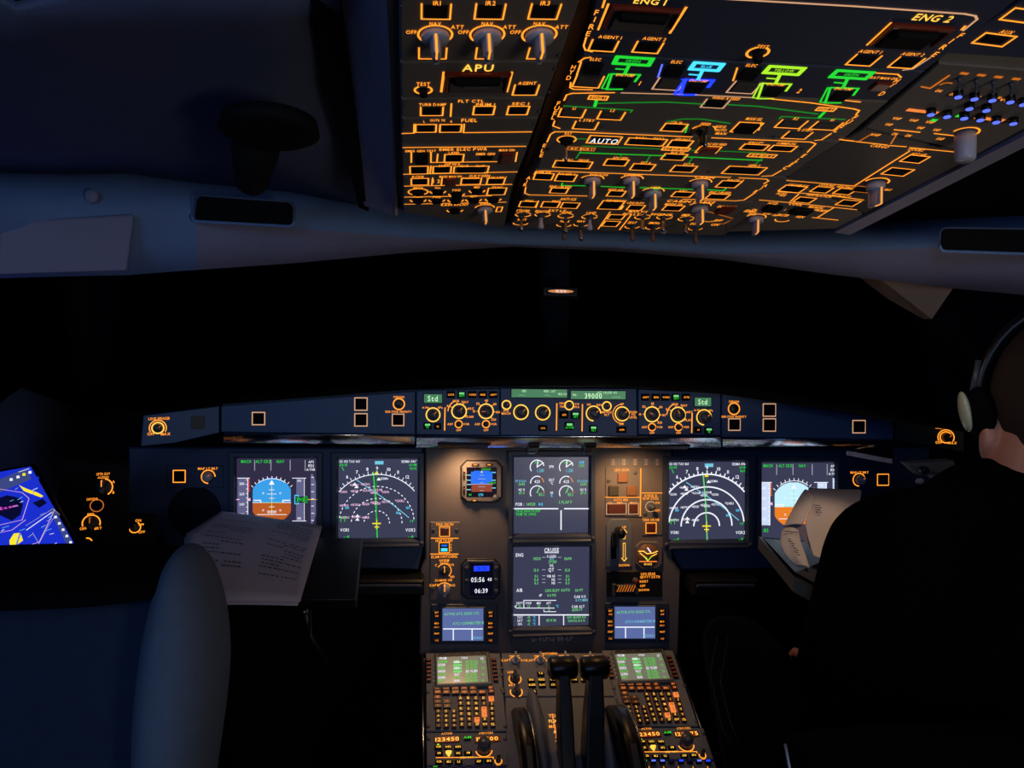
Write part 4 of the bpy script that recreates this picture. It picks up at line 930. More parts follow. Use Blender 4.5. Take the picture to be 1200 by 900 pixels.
def pfd(ox, oy, hot):
    def d(S, f):
        X = lambda x: x+ox; Y = lambda y: y+oy
        tm = 'green'
        st(S, f, 'MACH', X(289), Y(540.5), 3.4, tm); st(S, f, 'ALT CRZ', X(309), Y(540.5), 3.4, tm); st(S, f, 'NAV', X(329), Y(540.5), 3.4, tm)
        for x in (299, 318, 340.5, 358): sl(S, f, [(X(x), Y(539)), (X(x), Y(551))], 'white_soft', .8)
        st(S, f, 'AP2', X(365), Y(541), 3, 'white'); st(S, f, '1FD2', X(365), Y(545.5), 3, 'white'); st(S, f, 'A/THR', X(364.5), Y(550), 2.8, 'white')
        tp = 'scr_tape_hot' if hot else 'scr_tape'
        sr(S, f, X(285), Y(585), 12, 50, tp); sr(S, f, X(352), Y(585), 9 if not hot else 11, 50, tp)
        for k, t_ in enumerate(('280', '260', '240', '220')): st(S, f, t_, X(284), Y(566.5+k*12), 3, 'white')
        for k in range(10): sl(S, f, [(X(289), Y(562+k*5.3)), (X(291), Y(562+k*5.3))], 'white', .6)
        sl(S, f, [(X(291), Y(560)), (X(291), Y(610))], 'white', .8); sl(S, f, [(X(279), Y(560)), (X(293), Y(560))], 'white', .8)
        for k in range(6): sr(S, f, X(292.3), Y(562+k*2.6), 2, 1.4, 'red' if not hot else 'earth_hot')
        sl(S, f, [(X(278), Y(585)), (X(281), Y(585))], 'pink', 1); S.flat([f.loc(X(290), Y(585)), f.loc(X(294), Y(583)), f.loc(X(294), Y(587))], ZS, 'pink')
        cx, cy, hw = X(319), Y(586), 22.3; N = 14
        def edge(y0, y1):
            L, R_ = [], []
            for i in range(N+1):
                y = y0+(y1-y0)*i/N; dy = abs(y-cy)
                w = hw if dy < 13 else math.sqrt(max(0, 26.5**2-dy**2))*hw/math.sqrt(26.5**2-169)
                L.append((cx-w, y)); R_.append((cx+w, y))
            return L+R_[::-1]
        hz = Y(588.5)
        S.flat([f.loc(*q) for q in edge(cy-26, hz)], ZS-.0002, 'sky_hot' if hot else 'sky'); S.flat([f.loc(*q) for q in edge(hz, cy+24.5)], ZS-.0002, 'earth_hot' if hot else 'earth')
        sl(S, f, [(cx-hw, hz), (cx+hw, hz)], 'white', .6, z=ZS+.0001)
        for k in range(-3, 3):
            w = 7 if k % 2 else 4; y = hz-k*5.0-5
            sl(S, f, [(cx-w/1.3, y), (cx+w/1.3, y)], 'white', .6, z=ZS+.0001)
        for s_ in (-1, 1):
            st(S, f, '10', cx+s_*10, hz-11, 2.4, 'white', z=ZS+.0001); st(S, f, '10', cx+s_*10, hz+9, 2.4, 'white', z=ZS+.0001)
            sl(S, f, [(cx+s_*21, hz-2.6), (cx+s_*13, hz-2.6), (cx+s_*13, hz)], 'yellow' if False else 'white', 1.2, z=ZS+.0001)
        sl(S, f, [(cx-17, Y(602.5)), (cx+17, Y(602.5))], 'white', .7, z=ZS+.0001); st(S, f, 'GROUND', cx, Y(600), 2, 'white', z=ZS+.0001)
        sl(S, f, [(cx, hz-22), (cx, hz+14)], 'green_soft' if hot else 'yellow', .5, z=ZS+.0001); sl(S, f, [(cx-12, hz-.2), (cx+12, hz-.2)], 'green_soft', .5, z=ZS+.0002)
        a, b = f.loc(cx, cy+2); k = f.sc(cx, cy)[0]
        S.arc(a, b, 28.4*k, .7*k, ZS+.0001, 'white', 55, 125)
        for an in (50, 60, 70, 80, 90, 100, 110, 120, 130, 140, 40):
            t_ = math.radians(an); S.strip([(a+28.5*k*math.cos(t_), b+28.5*k*math.sin(t_)), (a+31*k*math.cos(t_), b+31*k*math.sin(t_))], .8*k, ZS, 'white')
        S.flat([f.loc(cx, cy-24), f.loc(cx-3.2, cy-18.5), f.loc(cx+3.2, cy-18.5)], ZS+.0002, 'white')
        sl(S, f, [(X(343), Y(560)), (X(359), Y(560))], 'white', .7); sl(S, f, [(X(343), Y(610)), (X(359), Y(610))], 'white', .7); sl(S, f, [(X(357), Y(560)), (X(357), Y(610))], 'white', .6)
        st(S, f, '395', X(351), Y(563), 2.6, 'white'); st(S, f, '385', X(351), Y(607), 2.6, 'white')
        if not hot:
            sr(S, f, X(353.5), Y(585), 13, 7, 'scr_black', ZS); st(S, f, '390', X(352), Y(585), 5, 'green', z=ZS+.0002); sr(S, f, X(359), Y(585), 4, 8.5, 'green_dark', ZS+.0001); sl(S, f, [(X(346), Y(580)), (X(350), Y(580)), (X(350), Y(590)), (X(346), Y(590))], 'cyan', .8, True)
            sl(S, f, [(X(361), Y(585)), (X(371), Y(585))], 'yellow', .6)
        S.flat([f.loc(X(364.5), Y(555)), f.loc(X(367), Y(555)), f.loc(X(370.5), Y(565)), f.loc(X(370.5), Y(603)), f.loc(X(367), Y(613)), f.loc(X(364.5), Y(613))], ZS-.0002, tp)
        for k in range(7): sl(S, f, [(X(365.5), Y(559+k*8.4)), (X(368), Y(559+k*8.4))], 'white', .8)
        sr(S, f, X(356), Y(616), 9, 4.5, 'green_soft'); st(S, f, '.812', X(286), Y(616), 3.8, 'green'); sr(S, f, X(319), Y(616), 5, 1.5, 'cyan')
        if hot: sr(S, f, X(307), Y(627), 6, 9, 'white')
    return d
display('primary_flight_display', 'leftmost square display with blue and brown attitude ball, partly behind the paper', 278, 537, 371, 630, pfd(0, 0, False), 'scr_pfd')
display('primary_flight_display', 'rightmost square display with pale sky and orange ground, partly behind the right booklet', 892, 542, 976, 634, pfd(610, 5, True), 'scr_ecam')

def nd(ox, oy, hot):
    def d(S, f):
        cx, cy = 441.6+ox, 613+oy; a, b = f.loc(cx, cy); k = f.sc(cx, cy)[0]
        w = 1.5 if hot else .9; cm = 'white'
        x0, x1 = 397+ox+1, 489+ox-1
        lim = math.degrees(math.asin(44/58))
        S.arc(a, b, 58.2*k, w*k, ZS, cm, 90-lim, 90+lim, 40)
        for an in range(-45, 50, 5):
            t_ = math.radians(90-an); L_ = 4 if an % 10 == 0 else 2.2
            if abs(58*math.sin(math.radians(an))) > 43: continue
            S.strip([(a+58.2*k*math.cos(t_), b+58.2*k*math.sin(t_)), (a+(58.2+L_)*k*math.cos(t_), b+(58.2+L_)*k*math.sin(t_))], w*.8*k, ZS, cm)
        for an, t_ in ((-32, '6'), (-21, '7'), (-10, '8'), (0, '9'), (12, '10'), (22, '11'), (33, '12'), (43, '13')):
            if abs(64*math.sin(math.radians(an))) > 43: continue
            q = math.radians(90-an); S.text(t_, a+65.5*k*math.cos(q), b+65.5*k*math.sin(q), 3.8*k, ZS, cm)
        for r, n_ in ((44, 50), (29.7, 36), (15, 20)):
            S.arc(a, b, r*k, w*k, ZS, cm, 0 if r < 43 else 6, 180 if r < 43 else 174, n_ if not hot else n_, dash=0 if hot else 1)
        sl(S, f, [(437.6+ox, 553+oy), (440+ox, 580+oy), (441.4+ox, 606+oy), (442.2+ox, 629+oy)], 'green_soft' if hot else 'green', 1.3)
        sl(S, f, [(441.5+ox, 548+oy), (441.5+ox, 606+oy)], 'green_dark', .6)
        sl(S, f, [(418+ox, 562+oy), (442+ox, 578+oy), (462+ox, 592+oy), (479+ox, 606+oy)], 'cyan_soft', 1.0)
        sl(S, f, [(437+ox, 613+oy), (446+ox, 613+oy)], 'yellow', 1.4); sl(S, f, [(441.6+ox, 609+oy), (441.6+ox, 619+oy)], 'yellow', 1.4); sl(S, f, [(439.4+ox, 617+oy), (444+ox, 617+oy)], 'yellow', 1.2)
        S.flat([f.loc(441.6+ox, 551+oy), f.loc(439+ox, 555.5+oy), f.loc(444+ox, 555.5+oy)], ZS, 'yellow')
        st(S, f, 'GS 433 TAS 463', x0, 540.5+oy, 2.8, 'white', 'l'); st(S, f, '214/38', x0, 544.5+oy, 2.8, 'green', 'l'); sl(S, f, [(401+ox, 547+oy), (403+ox, 551+oy)], 'green', .8)
        sr(S, f, 444.5+ox, 542+oy, 10, 4, 'cyan_soft'); st(S, f, 'SESMA 096°', x1, 540.5+oy, 2.8, 'white', 'r'); st(S, f, '60 NM', x1, 544.5+oy, 2.6, 'green', 'r'); st(S, f, '06:05', x1, 548.5+oy, 2.8, 'green', 'r')
        rnd = random.Random(3); pm = 'white' if hot else 'pink'
        for y, n_, xx in ((568, 2, 410), (576, 4, 398), (577, 2, 434), (592, 4, 398), (588.5, 2, 434), (606, 2, 399), (606, 1, 424)):
            for j in range(n_):
                if xx+j*13 > 455: continue
                st(S, f, rnd.choice(('*ALRAM', '+RETRO', '*5530N', '+BEGID')), xx+j*13+ox, y-j*.8+oy, 2.6, pm, 'l', .9)
        for x, y in ((416, 567), (418, 570), (419, 604), (419, 608), (444, 561)):
            S.flat([f.loc(x+ox, y-2+oy), f.loc(x-2.5+ox, y+1.6+oy), f.loc(x+2.5+ox, y+1.6+oy)], ZS, 'white')
        st(S, f, 'SESMA', 446+ox, 560.5+oy, 2.6, 'white', 'l'); st(S, f, '*GABLI', 463+ox, 586.5+oy, 2.8, pm, 'l')
        st(S, f, '160', 478+ox, 594.5+oy, 2.8, 'cyan', 'c'); st(S, f, '80', 466+ox, 600.5+oy, 2.8, 'cyan'); st(S, f, '160', 407+ox, 594.5+oy, 2.8, 'cyan')
        st(S, f, 'TT', 402+ox, 608+oy, 5.5, 'green'); st(S, f, '1.4°', 483+ox, 610+oy, 3, 'green')
        st(S, f, 'VOR1', 404+ox, 620.5+oy, 3.6, 'white'); st(S, f, 'VOR2', 481+ox, 620.5+oy, 3.6, 'white'); st(S, f, '--- M', 406+ox, 628.3+oy, 2.6, 'green'); st(S, f, '--- M', 481+ox, 628.3+oy, 2.6, 'green')
    return d
display('navigation_display', 'square display with thin dashed range arcs, to the right of the left paper', 397, 537.5, 489.5, 630, nd(0, 0, False), 'scr_ecam')
display('navigation_display', 'square display with bold white range arcs beside the landing gear lights', 783.5, 541, 872, 631.5, nd(385.5, 3, True), 'scr_ecam')

def ewd(S, f):
    k = f.sc(645, 580)[0]
    for cx in (629, 663):
        a, b = f.loc(cx, 547); S.arc(a, b, 8*k, 1.1*k, ZS, 'white', 10, 215); S.strip([(a, b), (a+1*k, b+8*k)], 1.2*k, ZS, 'white'); S.arc(a, b, 5.5*k, 1.0*k, ZS, 'green', 60, 120)
        st(S, f, '1.281', cx+4, 551, 3.8, 'cyan_soft'); sl(S, f, [(cx, 547), (cx+7.5, 542)], 'white', 1)
        a, b = f.loc(cx, 565.5); S.arc(a, b, 7.6*k, 1.1*k, ZS, 'white', 60, 185); S.arc(a, b, 7.6*k, 1.1*k, ZS, 'earth_hot', 5, 50); st(S, f, '420', cx, 564, 3.6, 'white')
        a, b = f.loc(cx, 577); S.arc(a, b, 8*k, 1.1*k, ZS, 'white', 20, 210); S.strip([(a, b), (a+3*k, b+7*k)], 1.2*k, ZS, 'green_soft'); st(S, f, '85.1', cx+5, 579, 3.6, 'green_soft'); S.arc(a, b, 8*k, 1.1*k, ZS, 'earth_hot', 0, 15)
    st(S, f, 'EPR', 646, 546.5, 3, 'white'); st(S, f, 'EGT', 646, 562, 3, 'white'); st(S, f, '°C', 646, 566, 3, 'white'); st(S, f, 'N1', 646, 577, 3, 'white'); st(S, f, '%', 646, 580.5, 3, 'cyan')
    for x in (610, 682):
        st(S, f, 'FF KG/H', x, 563.5, 2.8, 'cyan_soft'); st(S, f, '2640', x+1, 567, 3, 'green_soft'); st(S, f, 'N2 %', x+1, 573.5, 2.8, 'white'); st(S, f, '87.4', x+1, 577.3, 3, 'green_soft')
    st(S, f, 'CLB', 681, 541.5, 2.8, 'cyan'); st(S, f, '1.392', 681, 545.5, 3, 'green_soft')
    st(S, f, 'FOB :', 604, 590.5, 3.6, 'white', 'l'); st(S, f, '14920', 617, 590.5, 3.6, 'green_soft', 'l'); st(S, f, 'KG', 631, 590.5, 3, 'cyan', 'l'); st(S, f, 'S FLAP F', 662, 588, 3.4, 'green_soft')
    sl(S, f, [(602.7, 595.7), (653.3, 595.7)], 'white', 1.4); sl(S, f, [(661, 595.7), (688.5, 595.7)], 'white', 1.4); sl(S, f, [(657, 598), (657, 620)], 'white', 1.4)
    st(S, f, 'TRUE NORTH REF', 604, 598.5, 3, 'green', 'l'); st(S, f, 'TRIM TK XFRD', 604, 602.3, 3, 'green', 'l')
display('engine_display', 'upper centre display with two columns of round engine gauges', 602, 535.5, 689, 624.5, ewd, 'scr_ecam')
def sdp(S, f):
    T = lambda t_, x, y, h=3.2, m='white', al='c': st(S, f, t_, x, y, h, m, al)
    T('CRUISE', 646, 644, 4.6); sl(S, f, [(638, 647.2), (654, 647.2)], 'white', .7); T('ENG', 608.5, 649.8, 4); T('F.USED', 646, 651.5, 3); T('KG', 646, 654.3, 2.8, 'cyan_soft'); T('27210', 647, 657.7, 3.4, 'green_soft')
    T('13520', 629, 654, 3.2, 'green_soft'); T('13690', 665, 654, 3.2, 'green_soft'); T('OIL', 646, 662, 2.8); T('QT', 645.5, 667, 4)
    for y, t_ in ((667.5, '15.0'), (674.5, '0.1'), (678.5, '0.4'), (682.5, '0.3')): T(t_, 628, y, 3.2, 'green_soft'); T(t_, 664.5, y, 3.2, 'green_soft')
    T('VIB N1', 645, 674.5, 3); T('N2', 648, 678.5, 3); T('N3', 648, 682.5, 3)
    for y in (652.5, 667, 674, 678, 682):
        sl(S, f, [(635, y), (638.5, y)], 'white_soft', .7); sl(S, f, [(653.5, y), (657, y)], 'white_soft', .7)
    T('AIR', 608.5, 691, 4); T('LDG ELEV AUTO', 653, 691, 3.2, 'green_soft'); T('50 FT', 678, 691, 3.2, 'green_soft'); T('dP', 633, 696.8, 3); T('8.0 PSI', 646, 696.8, 3, 'green_soft')
    T('CAB V/S', 679, 698.5, 3); T('0 FT/MIN', 681, 702.5, 3, 'cyan_soft'); T('CAB ALT', 677, 710, 3); T('6050 FT', 676, 713.8, 3, 'green_soft')
    sl(S, f, [(651, 702.8), (613.5, 702.8), (613.5, 711.8)], 'white', .8); sl(S, f, [(649, 711.8), (605, 711.8), (603, 710), (605, 708.5)], 'white', .8); sl(S, f, [(651, 716), (637, 716), (637, 713.5)], 'white', .7)
    for x, t_ in ((608.5, 'CKPT'), (619, 'FWD'), (631, 'MID'), (642.5, 'AFT')): T(t_, x, 706, 2.6)
    for x, t_ in ((608.5, '23'), (619, '23'), (631, '22'), (642.5, '21')): T(t_, x, 709.5, 2.8, 'green_soft')
    T('15', 643, 714, 2.6, 'green_soft'); T('°C', 652.5, 709.5, 2.6, 'cyan')
    sl(S, f, [(602, 719.8), (689, 719.8)], 'white', 1.3); sl(S, f, [(631.4, 720), (631.4, 731.5)], 'white', 1); sl(S, f, [(660, 720), (660, 731.5)], 'white', 1)
    for k, t_ in enumerate((('TAT', '-19'), ('SAT', '-45'), ('ISA', '-2'))): T(t_[0], 609, 722.5+k*3.9, 2.8); T(t_[1], 619, 722.5+k*3.9, 2.8, 'green_soft'); T('°C', 625.5, 722.5+k*3.9, 2.4, 'cyan')
    T('05 H 56', 645.5, 726, 3, 'green_soft'); T('GW 183400 KG', 675, 722.5, 2.8, 'green_soft'); T('GWCG 31.4 %', 675, 726.5, 2.8, 'green_soft')
display('system_display', 'lower centre display headed CRUISE with rows of green figures', 601.5, 640.5, 690, 733, sdp, 'scr_ecam')

# datalink displays
def dcdu(x0, y0, x1, y1, sx0, sy0, sx1, sy1, label, rt):
    r = thing('datalink_display', label, 'display', MAIN.p3(*MAIN.loc((x0+x1)/2, y1), -.03))
    B = MB(MAIN); B.slab([MAIN.loc(x0, y1), MAIN.loc(x1, y1), MAIN.loc(x1, y0), MAIN.loc(x0, y0)], -.01, .004, 'bezel', .0015)
    B.slab([MAIN.loc(sx0-1.5, sy1+1.5), MAIN.loc(sx1+1.5, sy1+1.5), MAIN.loc(sx1+1.5, sy0-1.5), MAIN.loc(sx0-1.5, sy0-1.5)], .004, .006, 'bezel_grey', .001); B.build('housing', r)
    S = MB(MAIN); S.slab([MAIN.loc(sx0, sy1), MAIN.loc(sx1, sy1), MAIN.loc(sx1, sy0), MAIN.loc(sx0, sy0)], .005, .0064, 'scr_dcdu')
    z = .0069
    st(S, MAIN, 'ACTIVE ATC: EGGX CTL', sx0+2, sy0+6.5, 3, 'green_soft', 'l', z=z); st(S, MAIN, 'ATC-1 CONNECTED 111', sx0+12, sy0+17.5, 3, 'cyan_soft' if rt else 'green_soft', 'l', z=z)
    sl(S, MAIN, [(sx0+1, sy0+23.7), (sx1-1, sy0+23.7)], 'white', 1.2, z=z); sl(S, MAIN, [(sx0+12.5, sy0+24), (sx0+12.5, sy1-1)], 'white', 1.2, z=z); sl(S, MAIN, [(sx1-13, sy0+24), (sx1-13, sy1-1)], 'white', 1.2, z=z)
    st(S, MAIN, 'RECALL>', sx1-7, sy1-3.5, 2.8, 'cyan_soft', z=z); S.build('screen', r)
    for side, xx in ((0, (x0+sx0)/2), (1, (x1+sx1)/2)):
        for k, (yy, t_) in enumerate(((4.5, 'BRT'), (8.5, 'DIM'), (17, 'MSG-'), (21.5, 'MSG+'), (29, 'PRNT'), (37, 'PGE'))):
            a, b = MAIN.loc(xx, sy0+yy); s_ = MAIN.sc(xx, sy0)[0]
            MB(MAIN).rect(a, b, 7.4*s_, 4*s_, .004, .0075, 'black_plastic', .0006).text(t_, a, b, 1.9*s_, .0079, 'amber_red' if k % 2 else 'amber', 'c', .8).build('key', r)
dcdu(505, 707.5, 583, 754, 518.5, 712, 566, 749.5, 'small pale blue datalink screen at the foot of the panel, below the clock', 0)
dcdu(709, 706, 783, 752.5, 719.5, 710, 766.5, 747, 'small pale blue datalink screen below the gravity extension switch', 1)

def octa(x0, y0, x1, y1, ch):
    return [MAIN.loc(x, y) for x, y in ((x0+ch, y1), (x1-ch, y1), (x1, y1-ch), (x1, y0+ch), (x1-ch, y0), (x0+ch, y0), (x0, y0+ch), (x0, y1-ch))]
# standby instrument
r = thing('standby_instrument', 'small eight sided standby instrument with blue sky and brown ground screen', 'instrument', MAIN.p3(*MAIN.loc(564, 587), -.02))
MB(MAIN).slab(octa(539.5, 539, 589, 589, 7), -.01, .003, 'frame_black', .001).slab(octa(541, 540.5, 587.5, 587.5, 6), .003, .009, 'panel_warm', .002).build('housing', r)
S = MB(MAIN); z = .0102; S.slab([MAIN.loc(546.5, 581.5), MAIN.loc(581.5, 581.5), MAIN.loc(581.5, 547), MAIN.loc(546.5, 547)], .008, .0095, 'scr_black')
sr(S, MAIN, 564, 559.5, 25, 15, 'sky_isis', z); sr(S, MAIN, 564, 571, 24, 9, 'earth_isis', z); sr(S, MAIN, 564, 553, 18, 4, 'sky_isis', z)
sl(S, MAIN, [(551, 566.6), (577, 566.6)], 'white_soft', .7, z=z+.0002)
for k in range(5): sl(S, MAIN, [(564-2-(k % 2)*2, 556+k*4.5), (564+2+(k % 2)*2, 556+k*4.5)], 'white_soft', .6, z=z+.0002)
sr(S, MAIN, 569, 549.3, 11, 2.4, 'green_dark', z+.0002); sr(S, MAIN, 576, 565, 9, 2.4, 'green_dark', z+.0002)
for y in (556, 562, 567, 573): sl(S, MAIN, [(547, y), (551, y)], 'cyan_soft', 1.2, z=z)
for y in (553, 562, 571): sl(S, MAIN, [(576, y), (580, y)], 'cyan_soft', 1.2, z=z)
st(S, MAIN, '812', 550.5, 578.8, 2.2, 'green', z=z); st(S, MAIN, 'STD', 563, 579, 2.6, 'cyan', z=z); S.flat([MAIN.loc(564, 551), MAIN.loc(562.5, 553), MAIN.loc(565.5, 553)], z+.0003, 'yellow'); S.build('screen', r)
for x, y, w, h, t_ in ((556.5, 544, 8, 2.4, 'BUGS'), (572.5, 544, 7, 2.4, 'LS'), (543.5, 556.5, 2.2, 9, ''), (543.5, 573, 2.2, 9, ''), (555.5, 585.5, 7, 2.6, 'RST')):
    a, b = MAIN.loc(x, y); s_ = MAIN.sc(x, y)[0]; B = MB(MAIN).rect(a, b, w*s_, h*s_, .009, .0115, 'black_plastic', .0004)
    B.rect(a, b+(h*.15 if not t_ else 0)*s_, w*.55*s_, h*.45*s_ if t_ else 1.2*s_, .0115, .0118, 'amber' if t_ else 'amber_dim'); B.build('key', r)
a, b = MAIN.loc(580.5, 582.5); s_ = MAIN.sc(580, 582)[0]; MB(MAIN).cyl(a, b, [(4.3*s_, .006), (4.2*s_, .02), (3.4*s_, .022)], 'knob_dark', 20).build('knob', r)
# clock
r = thing('clock', 'eight sided clock with bright white digits 05:56:40 and 06:39', 'clock', MAIN.p3(*MAIN.loc(562, 701), -.02))
MB(MAIN).slab(octa(540, 654, 586, 702, 7), -.01, .003, 'frame_black', .001).slab(octa(541.5, 655.5, 584.5, 700.5, 6), .003, .007, 'bezel', .002).build('housing', r)
S = MB(MAIN); S.slab([MAIN.loc(550, 697), MAIN.loc(577.5, 697), MAIN.loc(577.5, 658.5), MAIN.loc(550, 658.5)], .006, .0078, 'scr_black'); z = .0083
sr(S, MAIN, 564, 665, 18, 6, 'blue', z); st(S, MAIN, '39 00', 564, 665, 4, 'map_navy', z=z+.0002); st(S, MAIN, '05:56', 559.5, 678, 5.4, 'white', wide=1.1, z=z); st(S, MAIN, '40', 573.3, 677.7, 4, 'white', wide=1.05, z=z); st(S, MAIN, '06:39', 563.5, 691, 5.2, 'white', wide=1.1, z=z); S.build('screen', r)
for x, y in ((546.5, 664.5), (546.5, 679), (581, 664.5), (581, 678.5), (581, 691.5)):
    a, b = MAIN.loc(x, y); s_ = MAIN.sc(x, y)[0]; MB(MAIN).cyl(a, b, [(2.8*s_, .006), (2.6*s_, .012), (2*s_, .013)], 'knob_dark', 16).build('button', r)
# left switching panel
p = Inst(MAIN, 'switching_panel', 'tall narrow panel with NORTH REF cyan button and ECAM SWITCHING knobs', 'control panel', [(504, 611.5), (539, 611.5), (539, 703.5), (503.5, 703)], 'panel_warm', .012, c1=.002)
p.lw = .0016
p.fit('TERR ON ND', 521, 614.2, 21, 3); p.btn(521, 622.5, 11.5, 11.5, 'amber', 'key_brown', .004, k=.8); p.ln([(505, 630.5), (537, 630.5)]); p.fit('NORTH REF', 520.5, 633.2, 20, 3.2)
p.box(520.5, 641.5, 12, 12); B = MB(MAIN); a, b = MAIN.loc(520.5, 641.5); s_ = MAIN.sc(520, 640)[0]; B.rect(a, b, 10*s_, 10*s_, 0, .006, 'button_black', .0008); B.rect(a, b-2*s_, 7.6*s_, 3.8*s_, .006, .0064, 'cyan'); B.rect(a, b+3*s_, 7*s_, 2*s_, .006, .0063, 'sky_isis'); B.build('push_button', p.root)
for k in range(3): p.t('TRU'[k], 528.5, 638.5+k*3, 2.2)
p.ln([(504.5, 649), (537, 649)]); p.fit('ECAM SWITCHING', 520.5, 652, 30, 3.2); p.t('NORM', 520.5, 656.4, 2.8); p.t('AUTO', 520.5, 659.4, 2.4)
p.ring(520.5, 668.5, 8.2, 'amber', -50, 150, w=.0016); p.t('F/O', 529, 661.5, 2.6); p.t('ND', 530, 675.5, 2.6); p.t('C', 511, 662, 2.6); p.knob(520.5, 668.5, 6, 90, .016, 'knob_dark')
p.fit('ECAM/ND XFR', 520, 679.6, 20, 2.6); p.ring(520.5, 692, 9.5, 'amber', 35, 145, w=.0016); p.t('CAPT', 508.5, 685.5, 2.8); p.t('F/O', 530, 685.5, 2.8); p.knob(520.5, 690, 7, 90, .02, 'knob_grey')
p.screws([(508, 621), (535, 621), (507, 690)]); p.fin()

# landing gear panel
p = Inst(MAIN, 'landing_gear_panel', 'warm lit panel with LDG GEAR lights, AUTO BRK buttons and anti skid switch', 'control panel', [(709, 547), (776.5, 547), (776.5, 627), (752, 628), (751.5, 606), (709, 605)], 'panel_warm', .012, c1=.002)
p.lw = .0017; p.fit('LDG GEAR', 728.5, 550.5, 17, 3.2)
for x, y in ((729, 559.5), (718.5, 575), (739.5, 575)): p.btn(x, y, 11.5, 11.5, None, 'button_brown' if x > 725 else 'button_olive', .004, k=1); p.box(x, y, 9, 9, 'amber_dim', .0006)
p.ln([(750.5, 549), (750, 604.5)], 'amber', .0024); p.ln([(709, 582.5), (750, 582.5)]); p.fit('AUTO BRK', 727.5, 585.6, 17, 3)
p.btn(722, 596, 23, 12.5, 'line_cream', 'key_brown', .004, k=.9); p.btn(742, 596, 11.5, 12.5, 'line_cream', 'key_brown', .004, k=.85)
for t_, x in (('LO', 714.5), ('MED', 726), ('MAX', 742)): p.t(t_, x, 589, 2.4)
p.ln([(752, 577.5), (775.5, 577.5)]); p.fit('A/SKID &', 762, 580.6, 15, 3); p.fit('N/W STRG', 762, 584, 18, 3); p.ring(762, 593.5, 5.8, 'line_cream', 40, 330, w=.0016); p.t('ON', 770, 589, 2.6); p.t('OFF', 770, 598, 2.6); p.toggle(763, 594, 2, .014, 'knob_dark')
p.fit('TERR ON ND', 762.5, 609, 20, 3); p.btn(762.5, 618.5, 12, 12, 'amber', 'key_brown', .004, k=.85)
p.screws([(744, 554), (713, 563), (755.5, 602)]); p.fin()
r = Inst(MAIN, 'gear_lever_housing', 'rounded panel with black landing gear lever slot and UP DOWN arrows', 'control panel', [(710, 664), (740.5, 664), (740.5, 615), (735, 608), (716, 608), (710, 615)], 'panel_grey', .012, c1=.003)
r.lw = .0016
a, b = MAIN.loc(718.5, 641); s_ = MAIN.sc(718, 640)[0]
MB(MAIN).rect(a, b, 6*s_, 26*s_, .002, .0045, 'dark_trim').build('slot', r.root)
B = MB(MAIN); B.rect(a, b+10*s_, 5*s_, 16*s_, .0045, .02, 'black_plastic', .002); a1, b1 = MAIN.loc(722, 621); B.cyl(a1, b1, [(4*s_, .01), (5*s_, .02), (5*s_, .04), (4*s_, .044)], 'black_plastic', 20, sq=1.2); B.build('gear_lever', r.root)
r.t('UP', 731, 617.5, 2.8); r.t('DOWN', 731, 662, 2.6)
for y0, y1, s2 in ((631, 620, 1), (636, 657, -1)):
    r.ln([(729.8, y0), (729.8, y1+s2*3.5)], 'amber_hot', .0011); r.ln([(732.2, y0), (732.2, y1+s2*3.5)], 'amber_hot', .0011); r.ln([(728, y1+s2*3.5), (731, y1), (734, y1+s2*3.5)], 'amber_hot', .0016); r.ln([(729.8, y0), (732.2, y0)], 'amber_hot', .0011)
r.fin()
# brake gauge
r = thing('brake_gauge', 'eight sided brake pressure gauge with crossing amber and green pointers', 'gauge', MAIN.p3(*MAIN.loc(758, 665), -.02))
MB(MAIN).slab(octa(744, 634, 775.5, 666, 6), -.01, .006, 'panel_warm', .002).build('housing', r)
S = MB(MAIN); a, b = MAIN.loc(758, 650); s_ = MAIN.sc(758, 650)[0]; S.cyl(a, b, [(13*s_, .006), (12.6*s_, .0075)], 'button_brown', 32); z = .0082
sl(S, MAIN, [(747, 645), (753, 645), (757, 648), (764, 647), (769, 645)], 'amber_hot', 1.1, z=z); sl(S, MAIN, [(748.5, 647), (754, 651.5), (757.5, 656)], 'amber_hot', 1, z=z); sl(S, MAIN, [(768, 648), (762, 651), (758, 656)], 'amber_hot', 1, z=z); sl(S, MAIN, [(757.5, 641), (761, 646)], 'white', 1.4, z=z)
sl(S, MAIN, [(758, 656), (756, 652)], 'green', 1, z=z); sl(S, MAIN, [(758, 656), (762, 651)], 'green', 1, z=z); sl(S, MAIN, [(748, 657), (768, 657)], 'amber_red', 1.2, z=z); st(S, MAIN, 'BRAKES', 758, 660, 2.2, 'amber_hot', z=z); S.build('dial', r)
# gravity extension
p = Inst(MAIN, 'gravity_extension_panel', 'black panel lettered LDG GEAR GRVTY EXTN with striped safety lever', 'control panel', [(711, 669), (775.5, 669), (775.5, 699), (711, 699)], 'frame_black', .012, c1=.003)
p.fit('LDG GEAR', 759, 672, 17, 3); p.fit('GRVTY EXTN', 761, 675.6, 23, 3); p.t('RESET', 754, 680.8, 2.6); p.t('OFF', 752.5, 686, 2.6); p.t('DOWN', 754, 690.8, 2.6)
B = MB(MAIN); a, b = MAIN.loc(731, 687); s_ = MAIN.sc(730, 686)[0]; B.rect(a, b, 24*s_, 9*s_, .003, .018, 'black_plastic', .003)
for k in range(7): B.rect(a+(-9+k*3)*s_, b, 1.0*s_, 7.5*s_, .018, .0184, 'amber_dim', 0, -.45)
B.rect(a-13*s_, b-2*s_, 4*s_, 14*s_, .003, .014, 'knob_dark', .002); B.rect(a+13*s_, b-4*s_, 3*s_, 8*s_, .003, .014, 'knob_dark', .001); B.build('safety_lever', p.root); p.toggle(744, 680, 2, .012, 'guard_red'); p.fin()
